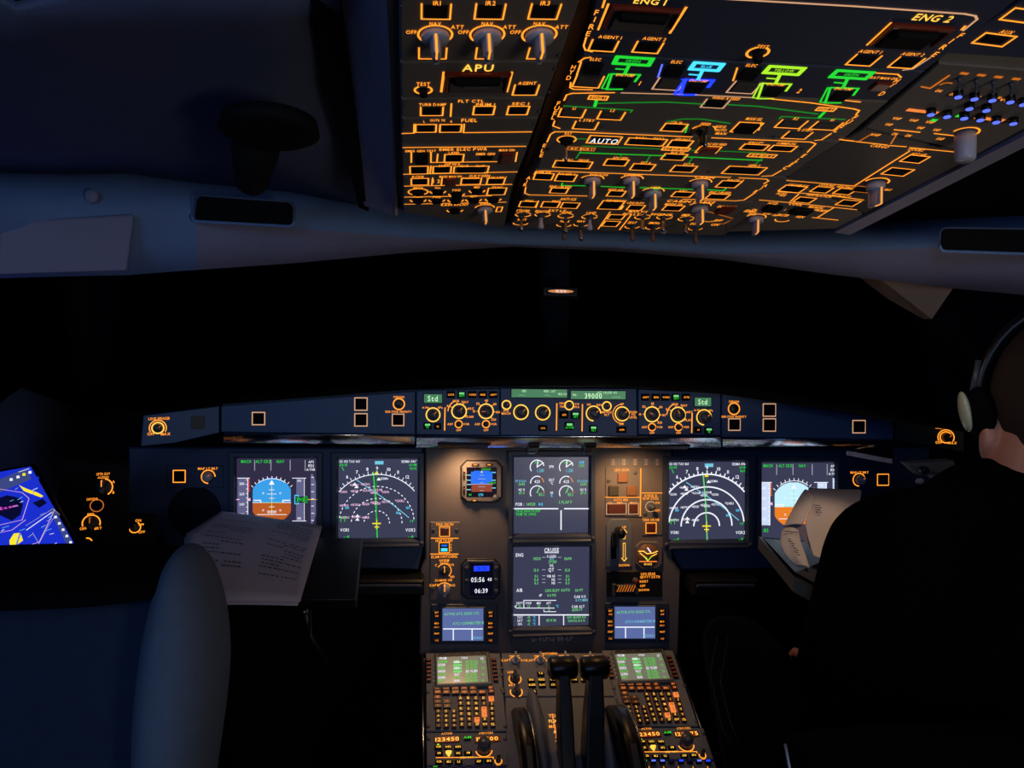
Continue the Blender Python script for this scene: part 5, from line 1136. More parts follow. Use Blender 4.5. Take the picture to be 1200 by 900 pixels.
# outboard buttons and knobs on the side boards
p = Inst(MAIN, 'lighting_control', 'small blue plate with square button and amber ringed knob left of the attitude display', 'control panel', [(196, 545), (262, 545), (262, 572), (196, 572)], 'board_navy', .004, c1=.002)
p.lw = .0018; sqbtn(p, 210.5, 558, 14); ring_knob(p, 244.5, 558.5, 8, .7, 'knob_grey', full=False, mm='amber'); p.fit('MAP LT BRT', 244, 549, 23, 2.8); p.fin()
p = Inst(MAIN, 'lighting_control', 'small dark plate with amber ringed knob and square button right of the booklet', 'control panel', [(990, 546), (1052, 546), (1052, 575), (990, 575)], 'board_navy', .004, c1=.002)
p.lw = .0018; sqbtn(p, 1034, 562, 13); ring_knob(p, 1006, 562, 7, .7, 'knob_grey', full=False, mm='amber'); p.fit('MAP LT BRT', 1006.5, 553.5, 21, 2.6); p.fin()
B = MB(); a_ = [D(500, 640, 1.55)]

# drawer pulls / foot rests below the navigation displays
for xs, lab in (((392, 497), 'black ledge with metal edge under the left navigation display'), ((803, 876), 'dark grey shelf lip under the right navigation display')):
    B = MB(MAIN); q = [(xs[0], 690), (xs[1], 690), (xs[1], 672), (xs[0], 672)]; B.slab([MAIN.loc(*k) for k in q], -.02, .05, 'black_plastic', .004)
    B.slab([MAIN.loc(xs[0]+2, 680), MAIN.loc(xs[1]-2, 680), MAIN.loc(xs[1]-4, 677), MAIN.loc(xs[0]+4, 677)], .05, .053, 'bezel', .001); tag(B.build('foot_ledge'), lab, 'ledge')

# =================================================================== PEDESTAL
pd = thing('pedestal', 'black centre pedestal console between the two seats', 'console', (0, 1.2, 0))
q = [PED.loc(493, 763), PED.loc(792, 763), PED.loc(870, 990), PED.loc(497, 990)]
MB(PED).slab(q, -.35, -.016, 'frame_black', .003).build('body', pd)
for (x0, y0, x1, y1) in ((494.5, 764, 497.5, 990), (793, 765, 872, 990)):
    P0, P1 = PED.p3(*PED.loc(x0, y0), -.01), PED.p3(*PED.loc(x1, y1), -.01); MB().tube([P0, P1], .0035, 'steel').build('edge_trim', pd)
def mcdu(sh, label):
    f = PED.shifted(*sh)
    p = Inst(f, 'flight_management_keypad', label, 'keypad unit', [(499, 765), (586, 765), (594, 857), (499.5, 857)], 'panel_grey', .015)
    a, b = f.loc(542.5, 786.5); sx, sy = f.sc(542, 787)
    B = MB(f); B.rect(a, b, 66*sx, 40*sy, 0, .008, 'bezel_grey', .003); B.rect(a, b+1*sy, 60*sx, 34*sy, .008, .0082, 'frame_black')
    for k in range(5): B.rect(a+(-24+k*12)*sx, b+18.3*sy, 7*sx, 1*sy, .008, .009, 'frame_black')
    B.build('screen_surround', p.root)
    S = MB(f); S.rect(a-1*sx, b-1.5*sy, 58*sx, 31*sy, .008, .0086, 'scr_mcdu'); z = .0091
    rnd = random.Random(5)
    def T(t_, x, y, m, al='l', h=2.9): aa, bb = f.loc(x, y); S.text(t_, aa, bb, h*f.sc(x, y)[1], z, m, al, .55)
    T('FROM', 515, 775.5, 'white'); T('F-PLN', 541, 775, 'white', h=2.4); T('1/3', 563, 775.5, 'white')
    rows = ['ALRAM', '5530N', 'BEGID', '56N20', 'RATSU', '5630N', 'DEST']
    for k, t_ in enumerate(rows):
        yy = 779.5+k*3.7; T(t_, 513, yy, 'green' if k % 2 == 0 else 'white', h=3); T('%04d' % rnd.randint(500, 900), 532, yy, 'green' if k % 2 else 'white', h=3); T('.82/ FL%d' % rnd.randint(340, 390), 545, yy, 'green' if k != 3 else 'white', h=3)
        if k % 2 == 0: T('"%d' % rnd.randint(20, 99), 564, yy, 'green', h=2.6)
        sl_ = 1
    for k in range(4): aa, bb = f.loc(536, 780+k*3.6); S.flat([(aa-5*sx, bb-1.0*sy), (aa+5*sx, bb-1.0*sy), (aa+5*sx, bb+1.2*sy), (aa-5*sx, bb+1.2*sy)], z-.0001, 'green_soft')
    S.build('screen', p.root)
    def key(x, y, w, h, t_, body='key_brown', tm='amber_red', nm='key'):
        a, b = f.loc(x, y); sx, sy = f.sc(x, y); K = MB(f); K.rect(a, b, w*sx, h*sy, 0, .0045, body, .0008)
        o = K.build(nm, p.root)
        if t_: MB(f).text(t_, a, b, h*sy*.55, .0049, tm, 'c', .8 if len(t_) < 3 else .5).build('legend', o)
    for k in range(6):
        for x, s2 in ((502.3+k*.05, 1), (578.5+k*.5, -1)):
            a, b = f.loc(x, 774.5+k*4.7); sx, sy = f.sc(x, 780); K = MB(f); K.rect(a, b, 5.4*sx, 2.8*sy, 0, .005, 'key_brown', .0006); K.rect(a, b, 4*sx, .9*sy, .005, .0053, 'red_key'); K.build('line_key', p.root)
            p.ln([(x+s2*6, 774.3+k*4.7), (x+s2*8.5, 775+k*4.7)], 'white_soft', .0008)
    fk = [(512.5, 'DIR', 'PERF'), (522.6, 'PROG', 'INIT'), (533.3, 'F-PLN', 'DATA'), (543.8, 'RAD', 'FUEL'), (554, 'SEC', 'ATC'), (564.5, '', 'MENU')]
    for x, t1, t2 in fk:
        if t1: key(x, 807.7, 9, 4.6, t1)
        key(x+.4, 812.6, 9, 4.6, t2)
    key(575, 807.5, 7.4, 4.4, 'BRT'); key(575.5, 811.6, 7.4, 4, 'DIM')
    key(512.6, 818.4, 9, 4.8, 'AIR'); key(512.8, 823.6, 9, 4.6, '<'); key(513, 828.6, 9, 4.6, '>'); key(523.6, 823.6, 9, 4.8, '^'); key(523.8, 828.8, 9, 4.8, 'v')
    L_ = 'ABCDEFGHIJKLMNOPQRSTUVWXYZ/'; i = 0
    hot = {(0, 4), (2, 3), (3, 3), (4, 2)}
    for rr in range(6):
        for cc in range(5):
            x = 539.4+cc*9.05+rr*.35; y = 819.8+rr*6.15
            t_ = L_[i] if i < len(L_) else ('SP', 'OV', 'CL')[i-len(L_)]; i += 1
            key(x, y, 5.8, 4.9, t_, 'amber_red' if (rr, cc) in hot else 'key_brown', 'key_brown' if (rr, cc) in hot else 'amber_hot')
    for rr in range(4):
        for cc in range(3): key(513.4+cc*9.2+rr*.1, 835.2+rr*5.5, 6, 4.4, ('123', '456', '789', '.0+')[rr][cc], 'key_brown', 'amber_hot')
    p.screws([(501.5, 811), (589, 808), (502, 851), (592, 851)], 2.4)
    p.fin()
mcdu((0, 0), 'keypad unit with green text screen, left of the thrust levers')
SH = tuple(q-w_ for q, w_ in zip(PED.loc(747, 769.3), PED.loc(540.6, 772.7)))
mcdu(SH, 'keypad unit with green text screen, right of the thrust levers')
def radio(sh, label, n2):
    f = PED.shifted(*sh)
    p = Inst(f, 'radio_panel', label, 'radio panel', [(499.5, 858.5), (594, 858.5), (597, 897), (500, 897)], 'panel_grey', .015)
    p.lw = .0014
    for (x, y, t_, w) in ((524, 867, '123450', 28), (571, 866.5, n2, 28)):
        a, b = f.loc(x, y); sx, sy = f.sc(x, y); K = MB(f); K.rect(a, b, (w+2)*sx, 7.5*sy, 0, .0012, 'frame_black', .0004); K.rect(a, b, w*sx, 6*sy, .0012, .0015, 'seg_red'); K.text(t_, a, b, 4.2*sy, .002, 'amber_hot', 'c', 1.35); K.build('frequency_window', p.root)
    a, b = f.loc(547.5, 865.4); K = MB(f).rect(a, b, 8*sx, 4.5*sy, 0, .003, 'frame_black', .0005); K.text('AM', a, b, 2.8*sy, .0034, 'green', 'c', 1.3); K.build('push_button', p.root)
    p.t('ACTIVE', 523.5, 859.9, 2.2); p.t('STBY/CRS', 569.5, 859.3, 2.2); p.fill(513.5, 872.8, 2.4, 2, 'lime')
    for x, y, t_ in ((513.8, 876.5, 'VHF1'), (525, 876.5, 'VHF2'), (536.5, 876.5, 'VHF3'), (514.5, 884, 'HF1'), (537, 884, 'HF2'), (548.5, 883.5, 'AM'), (514.5, 894, 'VOR'), (526, 894, 'MLS'), (537.5, 894, 'ILS'), (561, 893.5, 'ADF'), (573, 893, 'BFO')):
        a, b = f.loc(x, y); sx, sy = f.sc(x, y); K = MB(f).rect(a, b, 9*sx, 4.6*sy, 0, .003, 'button_black', .0006); o = K.build('push_button', p.root); MB(f).text(t_, a, b, 2.4*sy, .0034, 'amber_hot', 'c', .7).build('legend', o)
    a, b = f.loc(525.8, 884); sx, sy = f.sc(526, 884); K = MB(f); K.slab([(a-3.6*sx, b+2*sy), (a-2.4*sx, b+3*sy), (a+2.4*sx, b+3*sy), (a+3.6*sx, b+2*sy), (a, b-3.4*sy)], 0, .004, 'amber_hot'); K.build('transfer_button', p.root)
    p.ln([(511, 888), (578, 887.5), (578, 889.5)], 'amber'); p.t('STBY NAV', 547, 887.8, 2, 'amber_hot')
    p.ring(567, 878.5, 9.6, 'amber', 190, 350, w=.002); p.knob(567, 878.5, 7.6, 90, .022, 'knob_dark', fin=False, ptr=None)
    p.ring(584, 892, 4, 'amber', 150, 390, w=.0018); p.toggle(584, 891, 1.6, .012, 'black_plastic'); p.t('OFF', 584, 897-.6, 2)
    p.screws([(502.5, 866), (592, 866)]); p.fin()
radio((0, 0), 'tuning radio with red digits 123450 on the left side of the pedestal', '118500')
SH2 = tuple(q-w_ for q, w_ in zip(PED.loc(781.7, 859.5), PED.loc(547.5, 865.4)))
print('SHIFTS', SH, SH2)
radio(SH2, 'tuning radio with red digits 123450 on the right side of the pedestal', '126775')
# lower audio panels
for sh, lab in (((0, 0), 'dark audio module below the left radio, at the bottom edge'), (SH2, 'audio module with blue and green lights below the right radio')):
    f = PED.shifted(*sh); p = Inst(f, 'audio_module', lab, 'audio panel', [(500, 898.5), (597, 898.5), (601, 960), (500, 960)], 'panel_grey', .015)
    for k, x in enumerate((510, 521, 532, 543, 555, 566, 577, 588)):
        if sh[0] == 0: m_ = 'map_navy' if k != 0 else 'green_dark'
        else: m_ = ('green', 'blue_pale', 'blue_pale', 'map_navy', 'blue', 'map_navy', 'blue_pale', 'blue')[k]
        a, b = f.loc(x, 901); sx, sy = f.sc(x, 901); MB(f).rect(a, b, 7*sx, 3.4*sy, 0, .006, 'black_plastic', .0006).rect(a, b, 5*sx, 2*sy, .006, .0064, m_).build('push_button', p.root)
    for k in range(5):
        p.knob(512+k*18, 915, 5, 90, .012, 'knob_dark', fin=False)
    p.fin()
# centre upper switching panel
p = Inst(PED, 'display_switching_panel', 'grey panel of selector knobs and small amber legends behind the thrust levers', 'control panel', [(587.5, 765), (706, 765), (724, 816), (591.5, 816)], 'panel_grey', .015)
p.lw = .0015; p.fit('SWITCHING', 643, 766.2, 20, 2.6)
for x, y, t_ in ((604, 774, 'ATT HDG'), (633, 774, 'AIR DATA'), (662, 773.5, 'EFIS DMC'), (691, 774, 'ECAM')):
    p.t('CAPT', x-11, y, 2.4); p.t('F/O', x+10, y, 2.4); p.ln([(x-7, y-5), (x+4, y-5.5)]); p.ring(x, y+1, 7, 'amber', 30, 150); p.knob(x, y+1, 5, 90, .02, 'knob_grey', ptr=None)
p.ring(603.5, 796, 7, 'amber', 130, 240, w=.002); p.ring(603.5, 796, 7, 'amber', -60, 50, w=.002); p.knob(603.5, 795, 6, 90, .018, 'knob_dark', ptr=None); p.t('OFF', 598, 788, 2.4)
p.ring(605, 811, 7, 'amber', 150, 250, w=.002); p.ring(605, 811, 7, 'amber', -70, 30, w=.002); p.t('BRT', 600, 803, 2.4); p.knob(605, 811, 5, 90, .014, 'knob_dark', ptr=None)
for t_, x, y in (('ENG', 622.5, 798), ('BLEED', 623.5, 804), ('CLR', 625, 811.5), ('T.O', 633.5, 790.5), ('PRESS', 634.5, 798), ('ELAC', 635.5, 804), ('HYD', 647.5, 797.8), ('FUEL', 673, 797.5), ('DOOR', 685, 797.5), ('STS', 648, 804), ('F/CTL', 697, 797.5)):
    a, b = PED.loc(x, y); sx, sy = PED.sc(x, y); MB(PED).rect(a, b, 8*sx, 4.4*sy, 0, .0035, 'button_black', .0006).text(t_, a, b, 2.3*sy, .0039, 'amber_hot', 'c', .65).build('push_button', p.root)
p.screws([(588.5, 783), (588.5, 791), (590, 811)], 2.6); p.fin()
# thrust quadrant
tq = Inst(PED, 'thrust_quadrant', 'grey quadrant plate with amber takeoff scales around the thrust levers', 'quadrant', [(592, 817), (724, 817), (752, 960), (596, 960)], 'panel_grey', .015)
for x0, s2 in ((646, 1), (702, 1)):
    y0 = 837 if x0 < 700 else 857
    tq.ln([(x0+1, y0), (x0+12, 892)] if x0 < 700 else [(x0+1, y0+5), (x0+7, 890)], 'amber_red', .0024)
    for k, t_ in enumerate(('TO', 'FLX', 'MCT', 'A', '/', 'T', 'H', 'R', '0')):
        if x0 > 700 and k > 5: continue
        tq.t(t_, x0+1+k*1.1, y0+2+k*6.2, 3.6, 'amber_hot' if k % 2 else 'amber')
tq.fin()
def lever(xa, xb, ha, hb, label):
    r = thing('thrust_lever', label, 'lever', PED.p3(*PED.loc((xa+xb)/2, 880), -.01), group=None)
    B = MB()
    # stem as tapered box from the quadrant up to the handle
    b0 = PED.p3(*PED.loc((xa+xb)/2, 905), -.005); t0 = D((ha+hb)/2, 788, 1.32)
    wv = Vector((1, 0, 0)); w0 = (xb-xa)/2/FOC*1.28; w1 = w0*.8
    dv = (t0-b0).normalized(); e = wv.cross(dv).normalized()
    V = []
    for c_, w_, d_ in ((b0, w0, .03), (b0.lerp(t0, .6), w0, .022), (t0, w1, .014)):
        V += [c_-wv*w_-e*d_, c_+wv*w_-e*d_, c_+wv*w_+e*d_, c_-wv*w_+e*d_]
    fs = [(0, 3, 2, 1), (8, 9, 10, 11)]
    for k in (0, 4):
        fs += [(k+i, k+(i+1) % 4, k+4+(i+1) % 4, k+4+i) for i in range(4)]
    B.add(V, fs, 'black_plastic', world=True); o = B.build('lever_arm', r); md = o.modifiers.new('b', 'BEVEL'); md.width = .003; md.segments = 2
    B = MB(); hw = (hb-ha)/2/FOC*1.32-.001; c_ = t0+Vector((0, .005, .008)); N = 18; vs = []
    for i in range(N):
        an = 2*PI*i/N; vs.append((0, .021*math.cos(an), .017*math.sin(an)*(1.0 if math.sin(an) > 0 else 1.25)))
    V = []
    for xx, k in ((-hw, .8), (-hw+.004, 1), (hw-.004, 1), (hw, .8)): V += [c_+Vector((xx, v[1]*k, v[2]*k)) for v in vs]
    fs = [tuple(range(N))[::-1], tuple(3*N+i for i in range(N))]+[(k*N+i, k*N+(i+1) % N, (k+1)*N+(i+1) % N, (k+1)*N+i) for k in range(3) for i in range(N)]
    B.add(V, fs, 'black_plastic', True, world=True); B.build('grip', r)
    B = MB(); sd = -1 if ha < 660 else 1
    B.ball(c_+Vector((sd*hw, -.004, -.006)), .004, .008, .008, 'button_brown'); B.build('disconnect_button', r)
lever(656, 672, 643, 677, 'left black thrust lever with T shaped grip')
lever(683, 704, 680, 714, 'right black thrust lever with T shaped grip')
# trim wheels
def wheel(x0, x1, ytop, label):
    cx = (x0+x1)/2; tp = D(cx, ytop, 1.36); Rr = .135; cen = tp-Vector((0, .03, 0)); cen = Vector((tp.x, tp.y-.05, tp.z-Rr+.004)); w = (x1-x0)/2/FOC*1.3
    r = thing('trim_wheel', label, 'trim wheel', cen)
    B = MB(); N = 64; prof = [(-w, Rr*.72), (-w, Rr*.96), (-w*.6, Rr), (w*.6, Rr), (w, Rr*.96), (w, Rr*.72)]
    V = []
    for i in range(N):
        an = 2*PI*i/N
        for xx, rr in prof: V.append(cen+Vector((xx, rr*math.cos(an), rr*math.sin(an))))
    n = len(prof); fs = [(i*n+j, i*n+(j+1) % n, ((i+1) % N)*n+(j+1) % n, ((i+1) % N)*n+j) for i in range(N) for j in range(n)]
    B.add(V, fs, 'black_plastic', True, world=True); B.build('rim', r)
    B = MB(); B.tube([cen+Vector((-w*.7, 0, 0)), cen+Vector((w*.7, 0, 0))], Rr*.75, 'frame_black', 40); B.build('hub', r)
    B = MB(); pts = [cen+Vector((w*.95, Rr*math.cos(t), Rr*math.sin(t))) for t in [math.radians(a_) for a_ in range(30, 170, 6)]]; B.tube(pts, .0022, 'knob_steel'); 
    B.build('edge_band', r)
    B = MB(); V = []
    for a_ in range(118, 146, 4):
        t = math.radians(a_); V += [cen+Vector((-w*.35, Rr*1.004*math.cos(t), Rr*1.004*math.sin(t))), cen+Vector((w*.35, Rr*1.004*math.cos(t), Rr*1.004*math.sin(t)))]
    n = len(V)//2; B.add(V, [(2*i, 2*i+1, 2*i+3, 2*i+2) for i in range(n-1)], 'guard_grey', world=True); B.build('grip_mark', r)
wheel(600, 617, 826, 'black pitch trim wheel to the left of the thrust levers')
wheel(711, 731, 823, 'black pitch trim wheel to the right of the thrust levers')
for x, lab in ((630, 'smooth grey hump beside the left trim wheel'), (706, 'smooth grey hump beside the right trim wheel')):
    B = MB(); B.ball(PED.p3(*PED.loc(x, 862), -.005), .016, .10, .035, 'panel_grey', Matrix.Rotation(bt, 3, 'X')); tag(B.build('quadrant_fairing'), lab, 'fairing')

# =================================================================== LEFT SIDE: console, tablet, table, paper, seat
fc = Face(D(125, 600, 1.18), Vector((1, .25, 0)), Vector((0, .25, 1)))
p = Inst(fc, 'dimmer_plate', 'dark side console panel with three amber ringed knobs beside the tablet', 'control panel', [(72, 540), (150, 545), (150, 660), (60, 660)], 'dark_trim', .02)
p.lw = .0014; p.fit('CPTR OXY', 121, 555.5, 16, 3); p.t('AUDIO', 121, 559.5, 2.6); p.ring(121, 571, 11, 'amber', -60, 80, w=.0018); p.knob(121, 571, 9, 90, .022, 'knob_dark'); p.t('A', 133, 564.5, 3); p.t('B', 133, 577, 3)
p.fit('OFFSIDE', 108, 585, 13, 2.8); p.ring(113.5, 592.5, 7.8, 'amber_dim', w=.0014); p.t('PFD', 106.5, 602.8, 3); p.ring(107, 613, 10.5, 'amber', -20, 200, w=.0018); p.t('OFF', 97.5, 619.5, 3); p.t('BRT', 115, 619, 3); p.knob(107, 613, 8, 90, .018, 'knob_dark', ptr='amber_dim'); p.ring(102, 636, 6, 'amber', 20, 100, w=.002)
p.fin()
fc2 = Face(D(165, 618, 1.25), Vector((1, .25, 0)), Vector((0, .25, 1)))
p = Inst(fc2, 'dimmer_plate', 'small dark dimmer plate with one partial amber ring, left of the seat shoulder', 'control panel', [(152, 600), (182, 602), (182, 640), (152, 640)], 'dark_trim', .02)
p.ring(158, 618, 6.8, 'amber', 190, 420, w=.0018); p.t('ON', 162, 610, 3); p.t('OFF', 166, 623.5, 3); p.t('DIM', 165.5, 614.5, 2.4); p.knob(158, 618, 4.6, 90, .01, 'knob_dark', ptr=None); p.fin()

# tablet
TR, BR = D(36, 547, 1.02), D(89, 641, .93)
Rv = TR-BR; W = D(-60, 655, .86)-BR; W -= Rv*W.dot(Rv)/Rv.length_squared
ft = Face(BR, -W, Rv)
r = thing('tablet', 'tablet showing a bright blue navigation map with yellow land, at the left edge', 'tablet', BR)
tw, th = .20, Rv.length
MB(ft).slab([(-tw-.008, -.008), (.008, -.008), (.008, th+.008), (-tw-.008, th+.008)], -.009, .0, 'black_plastic', .003).build('case', r)
S = MB(ft); S.slab([(-tw, 0), (0, 0), (0, th), (-tw, th)], -.001, .0006, 'map_blue'); z = .001
def fl(pts, m, zz=z): S.flat([ft.loc(*q) for q in pts], zz, m)
def tl(pts, m, w=1.0, zz=z+.0002): S.strip([ft.loc(*q) for q in pts], w*ft.sc(*pts[0])[0], zz, m)
fl([(-30, 575), (30, 549.5), (37, 562), (-30, 590)], 'map_bar'); 
for x, y in ((13, 563), (21, 560), (28, 557), (35, 554.5)): fl([(x-1.8, y+1.5), (x-1.5, y-1.5), (x+1.5, y-1.8), (x+2, y+1.2)], 'yellow' if x == 28 else 'white', z+.0003)
tl([(22, 554), (34, 550)], 'white', 1)
fl([(0, 584), (8, 581), (22, 584), (27, 592), (24, 604), (14, 611), (3, 606), (-10, 600)], 'map_navy'); fl([(38, 590), (50, 585), (55, 590), (46, 596)], 'map_navy')
fl([(22, 569), (30, 573), (44, 578), (51, 582), (48, 583.5), (38, 580), (28, 576)], 'yellow'); fl([(12, 646), (11, 634), (16, 626), (24, 625), (27, 634), (20, 639), (15, 648)], 'yellow')
fl([(20, 640), (46, 560), (44, 559), (18, 640)], 'map_blue')
a, b = ft.loc(10, 595); S.text('Exxon', a, b, .006, z+.0003, 'magenta', 'c') if False else S.text('Exxm', a, b, .005, z+.0003, 'magenta', 'c')
for q in ([(0, 616), (26, 610), (34, 585), (26, 578), (0, 574)], [(0, 650), (46, 636), (64, 598)], [(30, 617), (62, 597), (70, 604)], [(38, 625), (50, 645)], [(46, 637), (56, 618), (64, 606)], [(-5, 626), (14, 622), (30, 610)]): tl(q, 'white_soft' if q[0][0] > 10 else 'pink', .7)
tl([(31, 622), (61, 601)], 'white', 1.2)
rnd = random.Random(2)
for k in range(26):
    x, y = rnd.uniform(0, 66), rnd.uniform(572, 642)
    if x > (y-548)*.55+30: continue
    tl([(x, y), (x+rnd.uniform(3, 8), y-rnd.uniform(1, 3.5))], rnd.choice(('white', 'white_soft', 'cyan_soft')), .9)
fl([(58, 598), (63, 596), (86, 638), (79, 641)], 'map_bar')
for k in range(5): x, y = 65+k*4.4, 607+k*7.4; fl([(x-1.6, y+1.3), (x-1.3, y-1.4), (x+1.4, y-1.6), (x+1.8, y+1)], 'white', z+.0003)
S.build('screen', r)
# tablet mount
B = MB(); B.tube([ft.p3(-.08, .05, -.012), ft.p3(-.08, .03, -.12)], .012, 'black_plastic'); tag(B.build('tablet_mount'), 'black arm holding the tablet at the left edge', 'mount')
r = None
# tray table
tb = thing('tray_table', 'black pull out tray table in front of the left seat, under the paper', 'table', D(330, 705, 1.2))
B = MB(); q = [D(232, 629, 1.36), D(425.5, 630, 1.36), D(418, 702, 1.15), D(225, 702, 1.15)]; q2 = [v-Vector((0, 0, .016)) for v in q]
B.add(q+q2, [(3, 2, 1, 0), (4, 5, 6, 7), (0, 1, 5, 4), (1, 2, 6, 5), (2, 3, 7, 6), (3, 0, 4, 7)], 'black_plastic', world=True); o = B.build('table_top', tb); md = o.modifiers.new('b', 'BEVEL'); md.width = .002; md.segments = 2
MB().tube([D(350, 703, 1.149), D(416.5, 702.5, 1.149), D(424, 632, 1.355)], .0012, 'knob_dark').build('edge_strip', tb)
MB().tube([D(358, 715, 1.18), D(360, 745, 1.2), D(386, 790, 1.3)], .008, 'black_plastic').build('support_arm', tb)
for x_ in (300, 400): MB().tube([D(x_, 640, 1.335)-Vector((0, 0, .012)), MAIN.p3(*MAIN.loc(x_, 655), .004)], .008, 'black_plastic').build('slide_rail', tb)
MB().tube([D(345, 722, 1.19), D(358, 716, 1.17)], .005, 'knob_steel').build('hinge', tb)
# paper on it
def bez(P, u, v):
    a = P[0].lerp(P[1], u); b = P[3].lerp(P[2], u); return b.lerp(a, v)
Pq = [D(258, 604, 1.40), D(375.5, 621.5, 1.352), D(349, 711, 1.125), D(216, 711, 1.105)]
ct = D(216, 631, 1.27)
def sheet(P, mats, name, label, bow=.008, lift=0, nu=14, nv=12, left=None, cat='paper'):
    B = MB(); V = []
    nrm = (P[1]-P[0]).cross(P[3]-P[0]).normalized()
    if nrm.z < 0: nrm = -nrm
    for j in range(nv+1):
        for i in range(nu+1):
            u, v = i/nu, 1-j/nv; L_ = P[3].lerp(P[0], v)
            if left: 
                L_ = (P[3].lerp(left, v*2) if v < .5 else left.lerp(P[0], v*2-1))
            Rr = P[2].lerp(P[1], v); q = L_.lerp(Rr, u)+nrm*(lift+bow*math.sin(PI*u)*math.sin(PI*v*.9+.2)); V.append(q)
    fs = [(j*(nu+1)+i, (j+1)*(nu+1)+i, (j+1)*(nu+1)+i+1, j*(nu+1)+i+1) for j in range(nv) for i in range(nu)]
    B.add(V, fs, mats, True, world=True)
    return B, V, nrm
for k in range(2):
    off = Vector((.004*k, -.003*k, -.004*(1-k)+.004))
    P = [v+off*(1 if k else .0) for v in Pq]
    B, V, nr = sheet(P, 'paper', 'p', '', lift=.002+.003*k, left=ct+off*k)
    if k == 0:
        o = B.build('paper_sheet', merge=False); tag(o, 'lower pale sheet of the curled pair lying on the left tray table', 'paper', 'flight papers on the tray table')
        md = o.modifiers.new('s', 'SOLIDIFY'); md.thickness = .0006
    else:
        rr = thing('paper_sheet', 'upper pale printed sheet curling on the left tray table beside the attitude display', 'paper', P[3], 'flight papers on the tray table')
        o = B.build('sheet', rr); md = o.modifiers.new('s', 'SOLIDIFY'); md.thickness = .0006
        T = MB(); nu, nv = 14, 12
        def pt(u, v):
            i = min(nu-1, max(0, int(u*nu))); j = min(nv-1, max(0, int((1-v)*nv))); fu = u*nu-i; fv = (1-v)*nv-j
            g = lambda jj, ii: V[jj*(nu+1)+ii]
            return g(j, i).lerp(g(j, i+1), fu).lerp(g(j+1, i).lerp(g(j+1, i+1), fu), fv)+nr*.0016
        def mark(u0, u1, v, h): 
            n = 3; vs = []
            for i in range(n+1): 
                u = u0+(u1-u0)*i/n; vs += [pt(u, v-h), pt(u, v+h)]
            T.add(vs, [(2*i, 2*i+2, 2*i+3, 2*i+1) for i in range(n)], 'ink', world=True)
        rn = random.Random(4)
        for row in range(22):
            v = .92-row*.035
            for c0 in (.12, .3, .62, .78):
                if rn.random() < .62:
                    x = c0+rn.uniform(-.02, .02)
                    while x < c0+.15:
                        w = rn.uniform(.012, .035)
                        if x+w > .95: break
                        mark(x, x+w, v, .0045); x += w+.01
        T.build('printing', rr)

# left seat
seat = thing('pilot_seat', 'blue grey fabric pilot seat back filling the lower left corner', 'seat', D(110, 900, .75))
def blob(path, mat_, name, parent, seg=28, power=2.6):
    # path: list of (centre, rx, ry) horizontal superellipse sections
    B = MB(); V = []
    for c_, rx, ry in path:
        for i in range(seg):
            t = 2*PI*i/seg; ct_, st_ = math.cos(t), math.sin(t)
            V.append(Vector(c_)+Vector((rx*math.copysign(abs(ct_)**(2/power), ct_), ry*math.copysign(abs(st_)**(2/power), st_), 0)))
    n = len(path); fs = [(k*seg+i, k*seg+(i+1) % seg, (k+1)*seg+(i+1) % seg, (k+1)*seg+i) for k in range(n-1) for i in range(seg)]
    fs += [tuple(range(seg))[::-1], tuple((n-1)*seg+i for i in range(seg))]
    B.add(V, fs, mat_, True, world=True); o = B.build(name, parent, merge=True)
    m2 = o.modifiers.new('sub', 'SUBSURF'); m2.levels = 1; m2.render_levels = 2
    return o
DS = .72
def sec(xl, xr, y, d, ry, k=1.0):
    a, b = D(xl, y, d), D(xr, y, d); c_ = (a+b)/2; return ((c_.x, c_.y, c_.z), (b-a).length/2*k, ry)
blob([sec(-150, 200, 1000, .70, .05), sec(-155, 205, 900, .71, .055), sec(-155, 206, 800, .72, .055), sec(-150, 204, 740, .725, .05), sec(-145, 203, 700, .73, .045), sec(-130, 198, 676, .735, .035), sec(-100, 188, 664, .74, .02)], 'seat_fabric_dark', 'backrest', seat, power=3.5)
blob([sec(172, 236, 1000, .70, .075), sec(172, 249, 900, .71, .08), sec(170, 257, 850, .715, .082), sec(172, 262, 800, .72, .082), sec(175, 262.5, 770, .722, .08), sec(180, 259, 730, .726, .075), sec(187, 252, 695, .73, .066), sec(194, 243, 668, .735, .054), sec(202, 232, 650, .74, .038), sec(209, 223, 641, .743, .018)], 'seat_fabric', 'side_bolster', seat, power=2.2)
blob([sec(-150, 190, 700, .70, .03), sec(-150, 196, 690, .70, .06), sec(-140, 205, 674, .715, .07), sec(-120, 210, 660, .73, .065), sec(-80, 207, 651, .745, .045), sec(-40, 196, 647, .75, .02)], 'soft_black', 'head_cover', seat, power=3)

